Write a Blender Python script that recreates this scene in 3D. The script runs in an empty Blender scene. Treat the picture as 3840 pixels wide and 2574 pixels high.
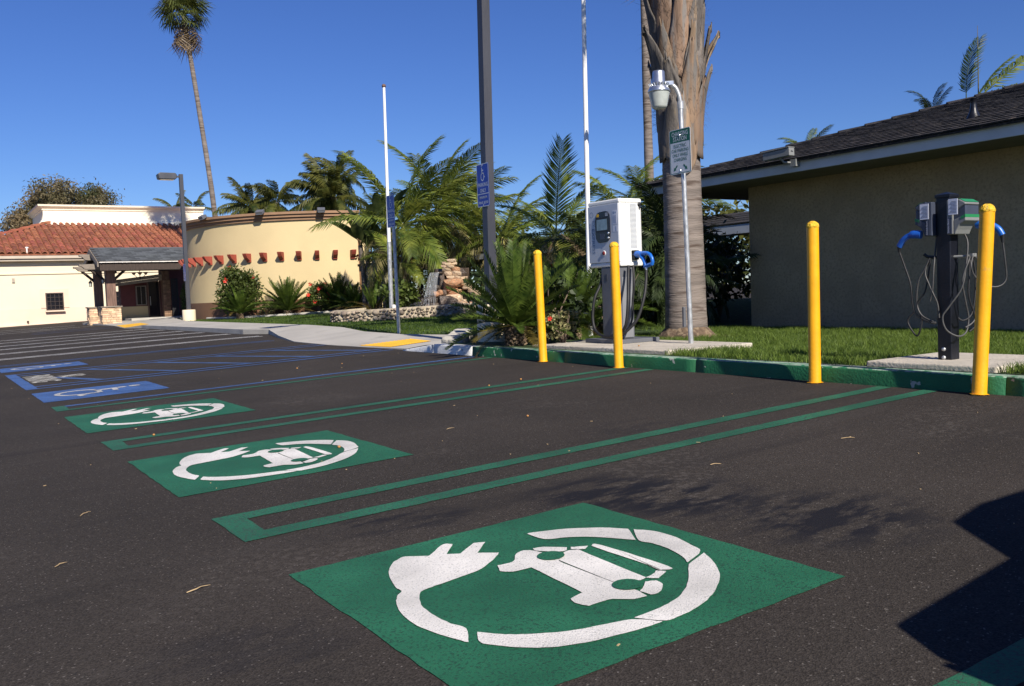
import bpy, bmesh, math, random
import numpy as np
from mathutils import Vector, Matrix, Euler, noise

SC = bpy.context.scene
COL = SC.collection
R = math.radians
random.seed(7)

# ------------------------------------------------------------------ camera
cam = bpy.data.cameras.new('camera')
cam.lens = 31.64; cam.sensor_width = 36; cam.clip_end = 2000; cam.clip_start = .05
co = bpy.data.objects.new('camera', cam); COL.objects.link(co)
_r = Vector((0.83340, -0.55123, -0.03992)); _u = Vector((0.06454, 0.02533, 0.99760)); _f = Vector((0.54889, 0.83397, -0.05669))
co.matrix_world = Matrix(((_r.x, _u.x, -_f.x, -0.9774), (_r.y, _u.y, -_f.y, -3.3825), (_r.z, _u.z, -_f.z, 0.9071), (0, 0, 0, 1)))
SC.camera = co

# ------------------------------------------------------------------ sky, sun, exposure
SUN_EL, SUN_AZ = R(36), R(7)          # the light travels towards +Y, a little towards +X
world = bpy.data.worlds.new('World'); SC.world = world; world.use_nodes = True
nt = world.node_tree
sky = nt.nodes.new('ShaderNodeTexSky'); sky.sky_type = 'NISHITA'; sky.sun_disc = False
sky.sun_elevation = SUN_EL; sky.sun_rotation = R(180) + SUN_AZ
sky.altitude = 0; sky.air_density = 1.0; sky.dust_density = 0; sky.ozone_density = 10.0
nt.nodes['Background'].inputs[1].default_value = .077
hsv = nt.nodes.new('ShaderNodeHueSaturation'); hsv.inputs['Hue'].default_value = .515; hsv.inputs['Saturation'].default_value = 1.07
nt.links.new(sky.outputs[0], hsv.inputs['Color']); nt.links.new(hsv.outputs[0], nt.nodes['Background'].inputs[0])
sun = bpy.data.lights.new('sun', 'SUN'); sun.energy = 5.0; sun.angle = R(.5); sun.color = (1, .93, .82)
so = bpy.data.objects.new('sun', sun); COL.objects.link(so)
sd = Vector((math.sin(SUN_AZ) * math.cos(SUN_EL), math.cos(SUN_AZ) * math.cos(SUN_EL), -math.sin(SUN_EL)))
so.rotation_euler = sd.to_track_quat('-Z', 'Y').to_euler()
SC.view_settings.view_transform = 'Standard'; SC.view_settings.look = 'None'
SC.view_settings.exposure = .42; SC.view_settings.gamma = 1; SC.view_settings.use_curve_mapping = False
SC.cycles.max_bounces = 6; SC.cycles.transparent_max_bounces = 8

# ------------------------------------------------------------------ helpers
GX, GY = 0.0311, 0.001
def gz(x, y): return GX * min(x, 14) + GY * y         # the car park falls gently towards -X

class MB:
    """collects faces; build() links them as one mesh object"""
    def __init__(s): s.v = []; s.f = []; s.m = []; s.mi = 0; s.sm = []; s.smooth = False
    def add(s, vs, fs):
        o = len(s.v); s.v += [tuple(v) for v in vs]
        for f in fs: s.f.append(tuple(i + o for i in f)); s.m.append(s.mi); s.sm.append(s.smooth)
        return s
    def bx(s, x0, x1, y0, y1, z0, z1):
        return s.add([(x0,y0,z0),(x1,y0,z0),(x1,y1,z0),(x0,y1,z0),(x0,y0,z1),(x1,y0,z1),(x1,y1,z1),(x0,y1,z1)],
                     [(0,3,2,1),(4,5,6,7),(0,1,5,4),(1,2,6,5),(2,3,7,6),(3,0,4,7)])
    def obox(s, c, half, rz=0, ry=0, rx=0):
        e = Euler((rx, ry, rz)).to_matrix(); c = Vector(c)
        vs = [c + e @ Vector((sx*half[0], sy*half[1], sz*half[2])) for sz in (-1,1) for sx, sy in ((-1,-1),(1,-1),(1,1),(-1,1))]
        return s.add(vs, [(0,3,2,1),(4,5,6,7),(0,1,5,4),(1,2,6,5),(2,3,7,6),(3,0,4,7)])
    def tube(s, pts, rad, n=8, caps=True):
        P = [Vector(p) for p in pts]; k = len(P)
        rr = rad if isinstance(rad, (list, tuple)) else [rad]*k
        rings = []; ref = None
        for i in range(k):
            t = (P[min(i+1,k-1)] - P[max(i-1,0)])
            t = t.normalized() if t.length > 1e-9 else Vector((0,0,1))
            if ref is None: ref = Vector((1,0,0)) if abs(t.x) < .8 else Vector((0,1,0))
            a = (ref - t*ref.dot(t)).normalized(); b = t.cross(a); ref = a
            rings.append([P[i] + rr[i]*(math.cos(2*math.pi*j/n)*a + math.sin(2*math.pi*j/n)*b) for j in range(n)])
        vs = [v for q in rings for v in q]; fs = []
        for i in range(k-1):
            for j in range(n): fs.append((i*n+j, i*n+(j+1)%n, (i+1)*n+(j+1)%n, (i+1)*n+j))
        sm = s.smooth; s.smooth = True; s.add(vs, fs); s.smooth = sm
        if caps: s.add(rings[0], [tuple(range(n-1,-1,-1))]); s.add(rings[-1], [tuple(range(n))])
        return s
    def lathe(s, c, prof, n=20):
        c = Vector(c); vs = []; fs = []
        for (r_, z) in prof:
            for j in range(n): a = 2*math.pi*j/n; vs.append(c + Vector((r_*math.cos(a), r_*math.sin(a), z)))
        for i in range(len(prof)-1):
            for j in range(n): fs.append((i*n+j, i*n+(j+1)%n, (i+1)*n+(j+1)%n, (i+1)*n+j))
        sm = s.smooth; s.smooth = True; s.add(vs, fs); s.smooth = sm; return s
    def prism(s, poly, ext, org=(0,0,0), U=(1,0,0), V=(0,1,0)):
        """2-D polygon in plane (U,V) at org, extruded by vector ext"""
        o, U, V, e = Vector(org), Vector(U), Vector(V), Vector(ext); n = len(poly)
        A = [o + U*p[0] + V*p[1] for p in poly]; B = [a + e for a in A]
        return s.add(A + B, [tuple(range(n-1,-1,-1)), tuple(range(n, 2*n))] + [(i, (i+1)%n, n+(i+1)%n, n+i) for i in range(n)])
    def flat(s, poly, zf):
        return s.add([(p[0], p[1], zf(p[0], p[1])) for p in poly], [tuple(range(len(poly)))])
    def mesh(s, name, mats, off=None):
        me = bpy.data.meshes.new(name)
        vs = s.v if off is None else [(v[0]-off[0], v[1]-off[1], v[2]-off[2]) for v in s.v]
        me.from_pydata(vs, [], s.f)
        for m_ in (mats if isinstance(mats, (list, tuple)) else [mats]): me.materials.append(m_)
        me.polygons.foreach_set('material_index', s.m); me.polygons.foreach_set('use_smooth', s.sm)
        me.update()
        return me
    def build(s, name, mats, parent=None, local=False, bevel=0, fix=True):
        off = None if (parent is None or local) else wloc(parent)
        me = s.mesh(name, mats, off)
        if fix and len(s.f) < 4000:
            b = bmesh.new(); b.from_mesh(me); bmesh.ops.recalc_face_normals(b, faces=b.faces); b.to_mesh(me); b.free()
        o = link(name, me, parent)
        if bevel: bev(o, bevel)
        return o

def link(name, me, parent=None):
    o = bpy.data.objects.new(name, me); COL.objects.link(o)
    if parent is not None: o.parent = parent
    return o
def bev(o, w, seg=2):
    m_ = o.modifiers.new('bevel', 'BEVEL'); m_.width = w; m_.segments = seg; m_.limit_method = 'ANGLE'; m_.angle_limit = R(40)
def wloc(o):
    p = Vector((0,0,0))
    while o is not None: p = p + Vector(o.location); o = o.parent
    return p
def tag(o, label, cat, group=None, kind=None):
    if label: o['label'] = label
    if cat: o['category'] = cat
    if group: o['group'] = group
    if kind: o['kind'] = kind
    return o
def thing(name, label, cat, loc=(0,0,0), group=None, rz=0):
    o = bpy.data.objects.new(name, None); o.empty_display_size = .1; COL.objects.link(o)
    o.location = loc; o.rotation_euler = (0,0,rz)
    return tag(o, label, cat, group)
def kids(o): return [c for c in bpy.data.objects if c.parent is o]
def copy_tree(o, parent=None, label=None):
    c = o.copy(); COL.objects.link(c)
    if parent is not None: c.parent = parent
    if label: c['label'] = label
    for k in kids(o): copy_tree(k, c)
    return c
def structure(o): o['kind'] = 'structure'; return o
def stuff(o): o['kind'] = 'stuff'; return o

_tx = {}
def text_data(s, weight=0.0):
    """vertices and faces of a flat line of text, height 1 em, centred on x"""
    k = (s, weight)
    if k not in _tx:
        c = bpy.data.curves.new('t', 'FONT'); c.body = s; c.align_x = 'CENTER'; c.offset = weight; c.resolution_u = 2; c.space_line = .8
        o = bpy.data.objects.new('t', c); COL.objects.link(o)
        bpy.context.view_layer.update()
        me = bpy.data.meshes.new_from_object(o.evaluated_get(bpy.context.evaluated_depsgraph_get()))
        _tx[k] = ([tuple(v.co) for v in me.vertices], [tuple(p.vertices) for p in me.polygons])
        bpy.data.objects.remove(o); bpy.data.curves.remove(c); bpy.data.meshes.remove(me)
    return _tx[k]
def put_text(mb, s, org, U, V, width=None, height=.1, weight=0.0):
    """writes s centred at org (baseline); cap height = height, total width = width"""
    vs, fs = text_data(s, weight)
    w = max(v[0] for v in vs) - min(v[0] for v in vs); cx = (max(v[0] for v in vs) + min(v[0] for v in vs))/2
    sx = (width / w) if width else height/.69
    o, U, V = Vector(org), Vector(U), Vector(V)
    mb.add([o + U*((v[0]-cx)*sx) + V*(v[1]*height/.69) for v in vs], fs)

# ------------------------------------------------------------------ materials
def mat(name, col, rough=.6, var=.12, scale=6., bump=0., bscale=40., metal=0., rnd=0., spec=.5, col2=None, stretch=(1,1,1), detail=4, thr=None, col3=None, thr3=None, scale3=20., coord='Object'):
    m = bpy.data.materials.new(name); m.use_nodes = True; n = m.node_tree.nodes; l = m.node_tree.links
    b = n['Principled BSDF']; b.inputs['Roughness'].default_value = rough; b.inputs['Metallic'].default_value = metal
    b.inputs['Specular IOR Level'].default_value = spec
    tc = n.new('ShaderNodeTexCoord'); mp = n.new('ShaderNodeMapping'); mp.inputs['Scale'].default_value = stretch
    l.new(tc.outputs[coord], mp.inputs['Vector'])
    nz = n.new('ShaderNodeTexNoise'); nz.inputs['Scale'].default_value = scale; nz.inputs['Detail'].default_value = detail
    l.new(mp.outputs[0], nz.inputs['Vector'])
    rp = n.new('ShaderNodeValToRGB')
    c1 = tuple(x*(1-var) for x in col) + (1,); c2 = (tuple(x*(1+var) for x in col) if col2 is None else tuple(col2)) + (1,)
    a, z = thr if thr else (.35, .65)
    rp.color_ramp.elements[0].position = a; rp.color_ramp.elements[1].position = z
    rp.color_ramp.elements[0].color = c1; rp.color_ramp.elements[1].color = c2
    l.new(nz.outputs['Fac'], rp.inputs['Fac'])
    out = rp.outputs['Color']
    if col3 is not None:
        n3 = n.new('ShaderNodeTexNoise'); n3.inputs['Scale'].default_value = scale3; n3.inputs['Detail'].default_value = 5
        l.new(mp.outputs[0], n3.inputs['Vector'])
        mr = n.new('ShaderNodeMapRange'); mr.inputs['From Min'].default_value = thr3[0]; mr.inputs['From Max'].default_value = thr3[1]
        l.new(n3.outputs['Fac'], mr.inputs['Value'])
        mx = n.new('ShaderNodeMix'); mx.data_type = 'RGBA'; l.new(mr.outputs[0], mx.inputs['Factor']); l.new(out, mx.inputs['A']); mx.inputs['B'].default_value = tuple(col3) + (1,)
        out = mx.outputs['Result']
    if rnd:
        oi = n.new('ShaderNodeObjectInfo'); mr = n.new('ShaderNodeMapRange')
        mr.inputs['To Min'].default_value = 1-rnd; mr.inputs['To Max'].default_value = 1+rnd
        l.new(oi.outputs['Random'], mr.inputs['Value'])
        hs = n.new('ShaderNodeHueSaturation'); l.new(mr.outputs[0], hs.inputs['Value'])
        m2 = n.new('ShaderNodeMapRange'); m2.inputs['To Min'].default_value = .5-.03*rnd; m2.inputs['To Max'].default_value = .5+.03*rnd
        ml = n.new('ShaderNodeMath'); ml.operation = 'MULTIPLY'; ml.inputs[1].default_value = 7.31
        fr = n.new('ShaderNodeMath'); fr.operation = 'FRACT'
        l.new(oi.outputs['Random'], ml.inputs[0]); l.new(ml.outputs[0], fr.inputs[0]); l.new(fr.outputs[0], m2.inputs['Value']); l.new(m2.outputs[0], hs.inputs['Hue'])
        l.new(out, hs.inputs['Color']); out = hs.outputs['Color']
    l.new(out, b.inputs['Base Color'])
    if bump:
        bn = n.new('ShaderNodeTexNoise'); bn.inputs['Scale'].default_value = bscale; bn.inputs['Detail'].default_value = 5
        l.new(mp.outputs[0], bn.inputs['Vector'])
        bp = n.new('ShaderNodeBump'); bp.inputs['Strength'].default_value = bump; bp.inputs['Distance'].default_value = .02
        l.new(bn.outputs['Fac'], bp.inputs['Height']); l.new(bp.outputs['Normal'], b.inputs['Normal'])
    return m
def leafmat(name, col, col2=None, var=.35, scale=9., trans=.35, rnd=.25, rough=.5, gloss=.35, tip=None):
    m = mat(name, col, rough=rough, var=var, scale=scale, rnd=rnd, col2=col2, spec=gloss)
    n = m.node_tree.nodes; l = m.node_tree.links; b = n['Principled BSDF']
    src = b.inputs['Base Color'].links[0].from_socket
    tr = n.new('ShaderNodeBsdfTranslucent'); hs = n.new('ShaderNodeHueSaturation'); hs.inputs['Hue'].default_value = .485; hs.inputs['Value'].default_value = 1.5
    l.new(src, hs.inputs['Color']); l.new(hs.outputs[0], tr.inputs['Color'])
    ms = n.new('ShaderNodeMixShader'); ms.inputs[0].default_value = trans
    l.new(b.outputs[0], ms.inputs[1]); l.new(tr.outputs[0], ms.inputs[2]); l.new(ms.outputs[0], n['Material Output'].inputs['Surface'])
    return m

def paint(name, col, wear=.62, wcol=(.05,.045,.042), sc=60, rough=.6):
    """road paint on the asphalt: grainy, thin where the stones stand proud"""
    m = mat(name, col, rough=rough, var=.22, scale=2.6, bump=.3, bscale=230, spec=.2, col3=wcol, thr3=(wear, wear+.12), scale3=sc, detail=6)
    return m
M = {}
M['green_paint'] = paint('green_paint', (.022,.128,.066), .52, (.018,.062,.038), sc=120)
M['green_line'] = paint('green_line', (.024,.120,.066), .52, (.04,.055,.045), sc=90)
M['blue_paint'] = paint('blue_paint', (.055,.120,.30), .56, sc=90)
M['blue_line'] = paint('blue_line', (.052,.112,.27), .52, sc=80)
M['white_paint'] = paint('white_paint', (.70,.67,.625), .56, (.36,.36,.33), 170)
M['worn_white'] = paint('worn_white', (.50,.48,.44), .54, (.09,.13,.27), 55)
M['worn_text'] = paint('worn_text', (.52,.50,.44), .56, (.06,.055,.05), 60)
M['white_line'] = paint('white_line', (.62,.61,.59), .58, (.06,.055,.05), 45)
M['yellow_tactile'] = mat('yellow_tactile', (.72,.40,.03), var=.12, scale=3)
M['concrete'] = mat('concrete', (.42,.395,.35), .8, .1, 1.2, .25, 60, col3=(.30,.285,.26), thr3=(.60,.75), scale3=2.5)
M['pad'] = mat('pad', (.50,.45,.37), .85, .10, 3, .5, 45, col3=(.26,.235,.20), thr3=(.60,.70), scale3=22)
M['kerb_green'] = mat('kerb_green', (.010,.120,.046), .75, .14, 5, .3, 60, col3=(.38,.40,.33), thr3=(.655,.668), scale3=9)
M['kerb_top'] = mat('kerb_top', (.26,.36,.27), .7, .3, 9, .5, 60, col3=(.02,.16,.07), thr3=(.52,.58), scale3=14)
M['kerb_white'] = mat('kerb_white', (.72,.72,.70), .7, .1, 4, .4, 50, col3=(.35,.34,.33), thr3=(.62,.66), scale3=13)
M['bollard_yellow'] = mat('bollard_yellow', (.86,.40,.006), .42, .08, 7, .07, 45, col3=(.60,.34,.06), thr3=(.69,.76), scale3=11)
M['bollard_cap'] = mat('bollard_cap', (.80,.47,.02), .7, .18, 30, 1.0, 55, col3=(.62,.45,.10), thr3=(.62,.7), scale3=40)
M['steel'] = mat('steel', (.42,.43,.44), .42, .25, 30, .1, 80, metal=.45, stretch=(1,1,.4))
M['alu'] = mat('alu', (.62,.64,.66), .32, .1, 20, metal=.9)
M['dark_steel'] = mat('dark_steel', (.055,.058,.072), .45, .15, 4, .1, 50)
M['pole_grey'] = mat('pole_grey', (.043,.045,.057), .45, .12, 3, .12, 30, stretch=(1,1,.3))
M['post_black'] = mat('post_black', (.007,.008,.013), .38, .3, 5, .1, 60, spec=.4)
M['white_pole'] = mat('white_pole', (.82,.82,.82), .4, .04, 2)
M['box_white'] = mat('box_white', (.80,.79,.75), .38, .03, 2)
M['box_silver'] = mat('box_silver', (.50,.52,.57), .4, .04, 3, metal=.15)
M['ped_panel'] = mat('ped_panel', (.20,.205,.22), .45, .05, 4)
M['ped_grey'] = mat('ped_grey', (.115,.12,.135), .5, .1, 4)
M['panel_black'] = mat('panel_black', (.010,.010,.016), .25, .2, 6)
M['black'] = mat('black', (.012,.012,.013), .5, .3, 12)
M['screen'] = mat('screen', (.17,.24,.28), .15, .3, 14, spec=.8)
M['blue_plastic'] = mat('blue_plastic', (.012,.13,.52), .35, .08, 10)
M['blue_dark'] = mat('blue_dark', (.012,.09,.42), .4, .12, 10)
M['cable'] = mat('cable', (.012,.012,.013), .6, .2, 20)
M['cable_grey'] = mat('cable_grey', (.052,.051,.050), .5, .2, 20)
M['red'] = mat('red', (.20,.02,.015), .4)
M['sign_green'] = mat('sign_green', (.010,.115,.058), .35, .06, 5)
M['sign_white'] = mat('sign_white', (.60,.63,.66), .4, .05, 6)
M['sign_blue'] = mat('sign_blue', (.008,.035,.34), .35, .08, 6)
M['label_white'] = mat('label_white', (.62,.64,.72), .5, .05, 9)
M['label_ink'] = mat('label_ink', (.14,.15,.2), .6)
M['vendor_blue'] = mat('vendor_blue', (.10,.17,.30), .5)
M['vendor_grey'] = mat('vendor_grey', (.30,.33,.38), .5)
M['case_grey'] = mat('case_grey', (.20,.205,.20), .45, .06, 8)
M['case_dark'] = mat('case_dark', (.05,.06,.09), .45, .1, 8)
M['case_green'] = mat('case_green', (.02,.20,.07), .4, .06, 8)
M['lens'] = mat('lens', (.42,.45,.42), .22, .08, 20, spec=.6)
M['stucco_dark'] = mat('stucco_dark', (.47,.345,.215), .9, .09, 2.2, .9, 120, col3=(.37,.27,.165), thr3=(.48,.66), scale3=28)
M['stucco_yellow'] = mat('stucco_yellow', (.61,.48,.262), .9, .05, .8, .35, 50)
M['stucco_brown'] = mat('stucco_brown', (.19,.098,.052), .9, .08, 1.5, .3, 50)
M['cornice_brown'] = mat('cornice_brown', (.28,.165,.095), .85, .12, 2, .2, 40)
M['stucco_cream'] = mat('stucco_cream', (.78,.66,.47), .9, .04, .6, .25, 40)
M['stucco_pink'] = mat('stucco_pink', (.76,.58,.44), .9, .05, .8, .25, 40)
M['parapet_white'] = mat('parapet_white', (.83,.76,.60), .85, .04, .7, .15, 40)
M['gutter'] = mat('gutter', (.50,.42,.33), .6, .06, 2)
M['tile'] = mat('tile', (.265,.080,.042), .8, .30, 7, .35, 40, rnd=.32, col3=(.13,.045,.028), thr3=(.58,.72), scale3=6)
M['tile_end'] = mat('tile_end', (.34,.13,.075), .8, .25, 7, .3, 40, rnd=.4)
M['bracket_red'] = mat('bracket_red', (.27,.05,.03), .7, .12, 8, .2, 40)
M['shingle'] = mat('shingle', (.015,.013,.0135), .9, .35, 7, .5, 60, rnd=.45, col3=(.075,.058,.046), thr3=(.58,.72), scale3=16)
M['slate'] = mat('slate', (.075,.082,.088), .85, .18, 5, .4, 50, rnd=.35)
M['fascia'] = mat('fascia', (.50,.53,.57), .6, .06, 3)
M['soffit'] = mat('soffit', (.17,.145,.12), .85, .1, 3)
M['wood_grey'] = mat('wood_grey', (.22,.185,.15), .8, .25, 5, .3, 40, stretch=(.6,6,6))
M['wood_dark'] = mat('wood_dark', (.045,.030,.024), .75, .3, 5, .3, 40, stretch=(6,6,.6))
M['wood_post'] = mat('wood_post', (.17,.10,.075), .8, .3, 6, .3, 40, stretch=(6,6,.5))
M['maroon'] = mat('maroon', (.12,.035,.035), .85, .1, 3)
M['ledger'] = mat('ledger', (.60,.42,.27), .9, .18, 7, .5, 30, rnd=.28)
M['ledger_dark'] = mat('ledger_dark', (.22,.13,.08), .9, .2, 7, .5, 30, rnd=.35)
M['glass_dark'] = mat('glass_dark', (.012,.012,.016), .12, .2, 2, spec=.6)
M['trim_white'] = mat('trim_white', (.75,.72,.68), .6, .05, 5)
M['cobble'] = mat('cobble', (.30,.235,.17), .8, .25, 14, .3, 40, rnd=.5, col3=(.20,.19,.18), thr3=(.5,.68), scale3=9)
M['mortar'] = mat('mortar', (.46,.39,.28), .9, .12, 9, .5, 60)
M['rock_tan'] = mat('rock_tan', (.50,.38,.25), .9, .25, 6, .7, 18, rnd=.28, col3=(.36,.17,.09), thr3=(.55,.7), scale3=5)
M['rock_red'] = mat('rock_red', (.40,.19,.10), .9, .3, 5, .7, 18, rnd=.2, col3=(.44,.32,.2), thr3=(.5,.64), scale3=6)
M['rock_wet'] = mat('rock_wet', (.075,.052,.038), .35, .4, 7, .6, 20, rnd=.4)
M['bark'] = mat('bark', (.16,.115,.085), .9, .3, 6, .7, 25, stretch=(1,1,.25))
M['palm_bark'] = mat('palm_bark', (.19,.157,.135), .9, .30, 2.2, .7, 14, stretch=(.55,.55,4.2), col3=(.085,.060,.046), thr3=(.55,.66), scale3=3.2)
M['palm_skirt'] = mat('palm_skirt', (.12,.08,.05), .9, .4, 9, 1, 25, col3=(.22,.16,.10), thr3=(.5,.62), scale3=18)
M['boot'] = mat('boot', (.23,.152,.095), .8, .35, 2.2, .4, 20, rnd=.30, stretch=(5,5,.55), col3=(.19,.17,.15), thr3=(.47,.62), scale3=3)
M['boot_grey'] = mat('boot_grey', (.125,.108,.095), .85, .35, 2.2, .5, 20, rnd=.30, stretch=(5,5,.55), col3=(.30,.22,.14), thr3=(.56,.7), scale3=3)
M['fibre_sheath'] = mat('fibre_sheath', (.070,.050,.034), .95, .5, 9, 1., 40, stretch=(3,3,1), col3=(.15,.105,.065), thr3=(.55,.68), scale3=9)
M['fibre'] = mat('fibre', (.055,.040,.028), .95, .4, 30)
M['crownshaft'] = mat('crownshaft', (.30,.27,.07), .5, .2, 5, stretch=(1,1,.3))
M['king_trunk'] = mat('king_trunk', (.12,.10,.085), .9, .3, 6, .5, 30, stretch=(1,1,3))
M['soil'] = mat('soil', (.075,.052,.036), .95, .35, 9, .8, 25)
M['turf'] = mat('turf', (.030,.060,.014), .95, .4, 16, .8, 60)
M['leaf_palm'] = leafmat('leaf_palm', (.075,.135,.020), (.24,.275,.046), scale=2.6, trans=.38)
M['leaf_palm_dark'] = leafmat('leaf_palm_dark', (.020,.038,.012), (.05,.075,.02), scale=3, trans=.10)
M['leaf_queen'] = leafmat('leaf_queen', (.034,.062,.014), (.13,.13,.026), scale=2.2, trans=.3)
M['leaf_dead'] = leafmat('leaf_dead', (.20,.125,.055), (.34,.24,.13), scale=3, trans=.2)
M['leaf_dry'] = leafmat('leaf_dry', (.13,.115,.035), (.24,.21,.09), scale=3, trans=.3)
M['leaf_fan'] = leafmat('leaf_fan', (.050,.075,.016), (.13,.15,.036), scale=1.6, trans=.3)
M['leaf_fan_dead'] = leafmat('leaf_fan_dead', (.13,.085,.045), (.23,.17,.10), scale=1.6, trans=.2)
M['leaf_cycad'] = leafmat('leaf_cycad', (.030,.066,.010), (.095,.14,.022), scale=5, trans=.2, gloss=.25, rough=.5)
M['leaf_cycad_old'] = leafmat('leaf_cycad_old', (.14,.10,.02), (.22,.17,.04), scale=5, trans=.25)
M['leaf_shrub'] = leafmat('leaf_shrub', (.052,.095,.018), (.13,.17,.04), scale=6, trans=.3)
M['leaf_ivy'] = leafmat('leaf_ivy', (.028,.058,.010), (.07,.115,.02), scale=6, trans=.3)
M['leaf_banana'] = leafmat('leaf_banana', (.060,.090,.022), (.13,.155,.05), scale=2, trans=.4)
M['leaf_euc'] = leafmat('leaf_euc', (.105,.120,.048), (.22,.165,.09), scale=.45, trans=.25, rnd=0)
M['leaf_variegated'] = leafmat('leaf_variegated', (.05,.085,.02), (.42,.36,.18), scale=14, trans=.25)
M['flower_red'] = mat('flower_red', (.62,.035,.018), .6, .2, 9)
M['blade'] = leafmat('blade', (.062,.125,.016), (.19,.265,.05), scale=14, trans=.4, rnd=0, gloss=.25)
M['blade_far'] = leafmat('blade_far', (.055,.105,.014), (.095,.150,.024), scale=1.2, trans=.35, rnd=0, gloss=.25)
M['car_paint'] = mat('car_paint', (.30,.31,.33), .25, .03, 2, metal=.5)
M['tyre'] = mat('tyre', (.02,.02,.02), .85, .2, 20)
M['seed'] = mat('seed', (.42,.20,.06), .6, .25, 30)
M['twig'] = mat('twig', (.42,.30,.16), .8, .25, 30)
M['pvc'] = mat('pvc', (.62,.60,.56), .5, .1, 6)

def asphalt_mat():
    m = bpy.data.materials.new('asphalt'); m.use_nodes = True; n = m.node_tree.nodes; l = m.node_tree.links
    b = n['Principled BSDF']; b.inputs['Roughness'].default_value = .92; b.inputs['Specular IOR Level'].default_value = .16
    tc = n.new('ShaderNodeTexCoord'); P = tc.outputs['Object']
    def nz(s, d=4, vec=None, rough=.5):
        t = n.new('ShaderNodeTexNoise'); t.inputs['Scale'].default_value = s; t.inputs['Detail'].default_value = d; t.inputs['Roughness'].default_value = rough
        l.new(vec or P, t.inputs['Vector']); return t.outputs['Fac']
    def mrange(v, a, z, c=0., d=1.):
        t = n.new('ShaderNodeMapRange'); l.new(v, t.inputs['Value'])
        for i, x in zip(('From Min','From Max','To Min','To Max'), (a,z,c,d)): t.inputs[i].default_value = x
        return t.outputs[0]
    def mix(f, A, B, typ='MIX'):
        t = n.new('ShaderNodeMix'); t.data_type = 'RGBA'; t.blend_type = typ
        for s_, v in (('Factor', f), ('A', A), ('B', B)):
            if isinstance(v, (int, float)): t.inputs[s_].default_value = v
            elif isinstance(v, tuple): t.inputs[s_].default_value = v
            else: l.new(v, t.inputs[s_])
        return t.outputs['Result']
    def math_(op, a, c):
        t = n.new('ShaderNodeMath'); t.operation = op
        for i, v in enumerate((a, c)):
            if isinstance(v, (int, float)): t.inputs[i].default_value = v
            else: l.new(v, t.inputs[i])
        return t.outputs[0]
    col = mix(mrange(nz(.55, 3), .35, .68), (.034,.0285,.0240,1), (.052,.0430,.0360,1))
    # drag marks of the sealer brush, roughly along the bays
    mp = n.new('ShaderNodeMapping'); mp.inputs['Scale'].default_value = (.35, 3.2, 1); mp.inputs['Rotation'].default_value = (0,0,R(12)); l.new(P, mp.inputs['Vector'])
    col = mix(mrange(nz(1.3, 4, mp.outputs[0]), .55, .75, 0, .45), col, (.066,.057,.050,1))
    # aggregate: single stones light and dark
    vo = n.new('ShaderNodeTexVoronoi'); vo.inputs['Scale'].default_value = 210; l.new(P, vo.inputs['Vector'])
    sp = n.new('ShaderNodeSeparateColor'); l.new(vo.outputs['Color'], sp.inputs[0])
    col = mix(mrange(sp.outputs[0], .0, 1, 0, 1), mix(.45, col, (0,0,0,1)), mix(.25, col, (.095,.082,.072,1)))
    col = mix(mrange(sp.outputs[1], .984, .992, 0, .5), col, (.24,.215,.19,1))
    col = mix(mrange(nz(42, 3), .62, .75, 0, .4), col, (.014,.013,.015,1))
    # pale scuffed areas and a few long darker seams left by the roller
    col = mix(math_('MULTIPLY', mrange(nz(.8, 2), .56, .70), mrange(nz(30, 4), .50, .66, 0, .45)), col, (.120,.105,.092,1))
    mq = n.new('ShaderNodeMapping'); mq.inputs['Scale'].default_value = (.12, 1.6, 1); mq.inputs['Rotation'].default_value = (0,0,R(-8)); l.new(P, mq.inputs['Vector'])
    col = mix(mrange(nz(1.1, 5, mq.outputs[0]), .60, .68, 0, .55), col, (.022,.019,.018,1))
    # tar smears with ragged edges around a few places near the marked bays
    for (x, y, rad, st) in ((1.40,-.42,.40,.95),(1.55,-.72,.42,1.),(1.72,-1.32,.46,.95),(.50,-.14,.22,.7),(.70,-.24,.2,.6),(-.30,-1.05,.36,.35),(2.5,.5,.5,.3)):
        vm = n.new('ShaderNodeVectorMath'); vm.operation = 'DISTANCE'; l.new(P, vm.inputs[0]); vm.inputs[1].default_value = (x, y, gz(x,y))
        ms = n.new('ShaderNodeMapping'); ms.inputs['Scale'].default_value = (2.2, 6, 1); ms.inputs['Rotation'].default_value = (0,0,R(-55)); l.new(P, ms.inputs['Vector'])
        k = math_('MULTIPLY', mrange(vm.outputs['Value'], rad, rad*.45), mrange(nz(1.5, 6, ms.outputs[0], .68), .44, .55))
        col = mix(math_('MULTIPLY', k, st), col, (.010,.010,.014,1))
    l.new(col, b.inputs['Base Color'])
    bp = n.new('ShaderNodeBump'); bp.inputs['Strength'].default_value = .6; bp.inputs['Distance'].default_value = .005
    l.new(mix(.4, vo.outputs['Distance'], nz(90, 4)), bp.inputs['Height']); l.new(bp.outputs['Normal'], b.inputs['Normal'])
    return m
M['asphalt'] = asphalt_mat()
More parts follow.
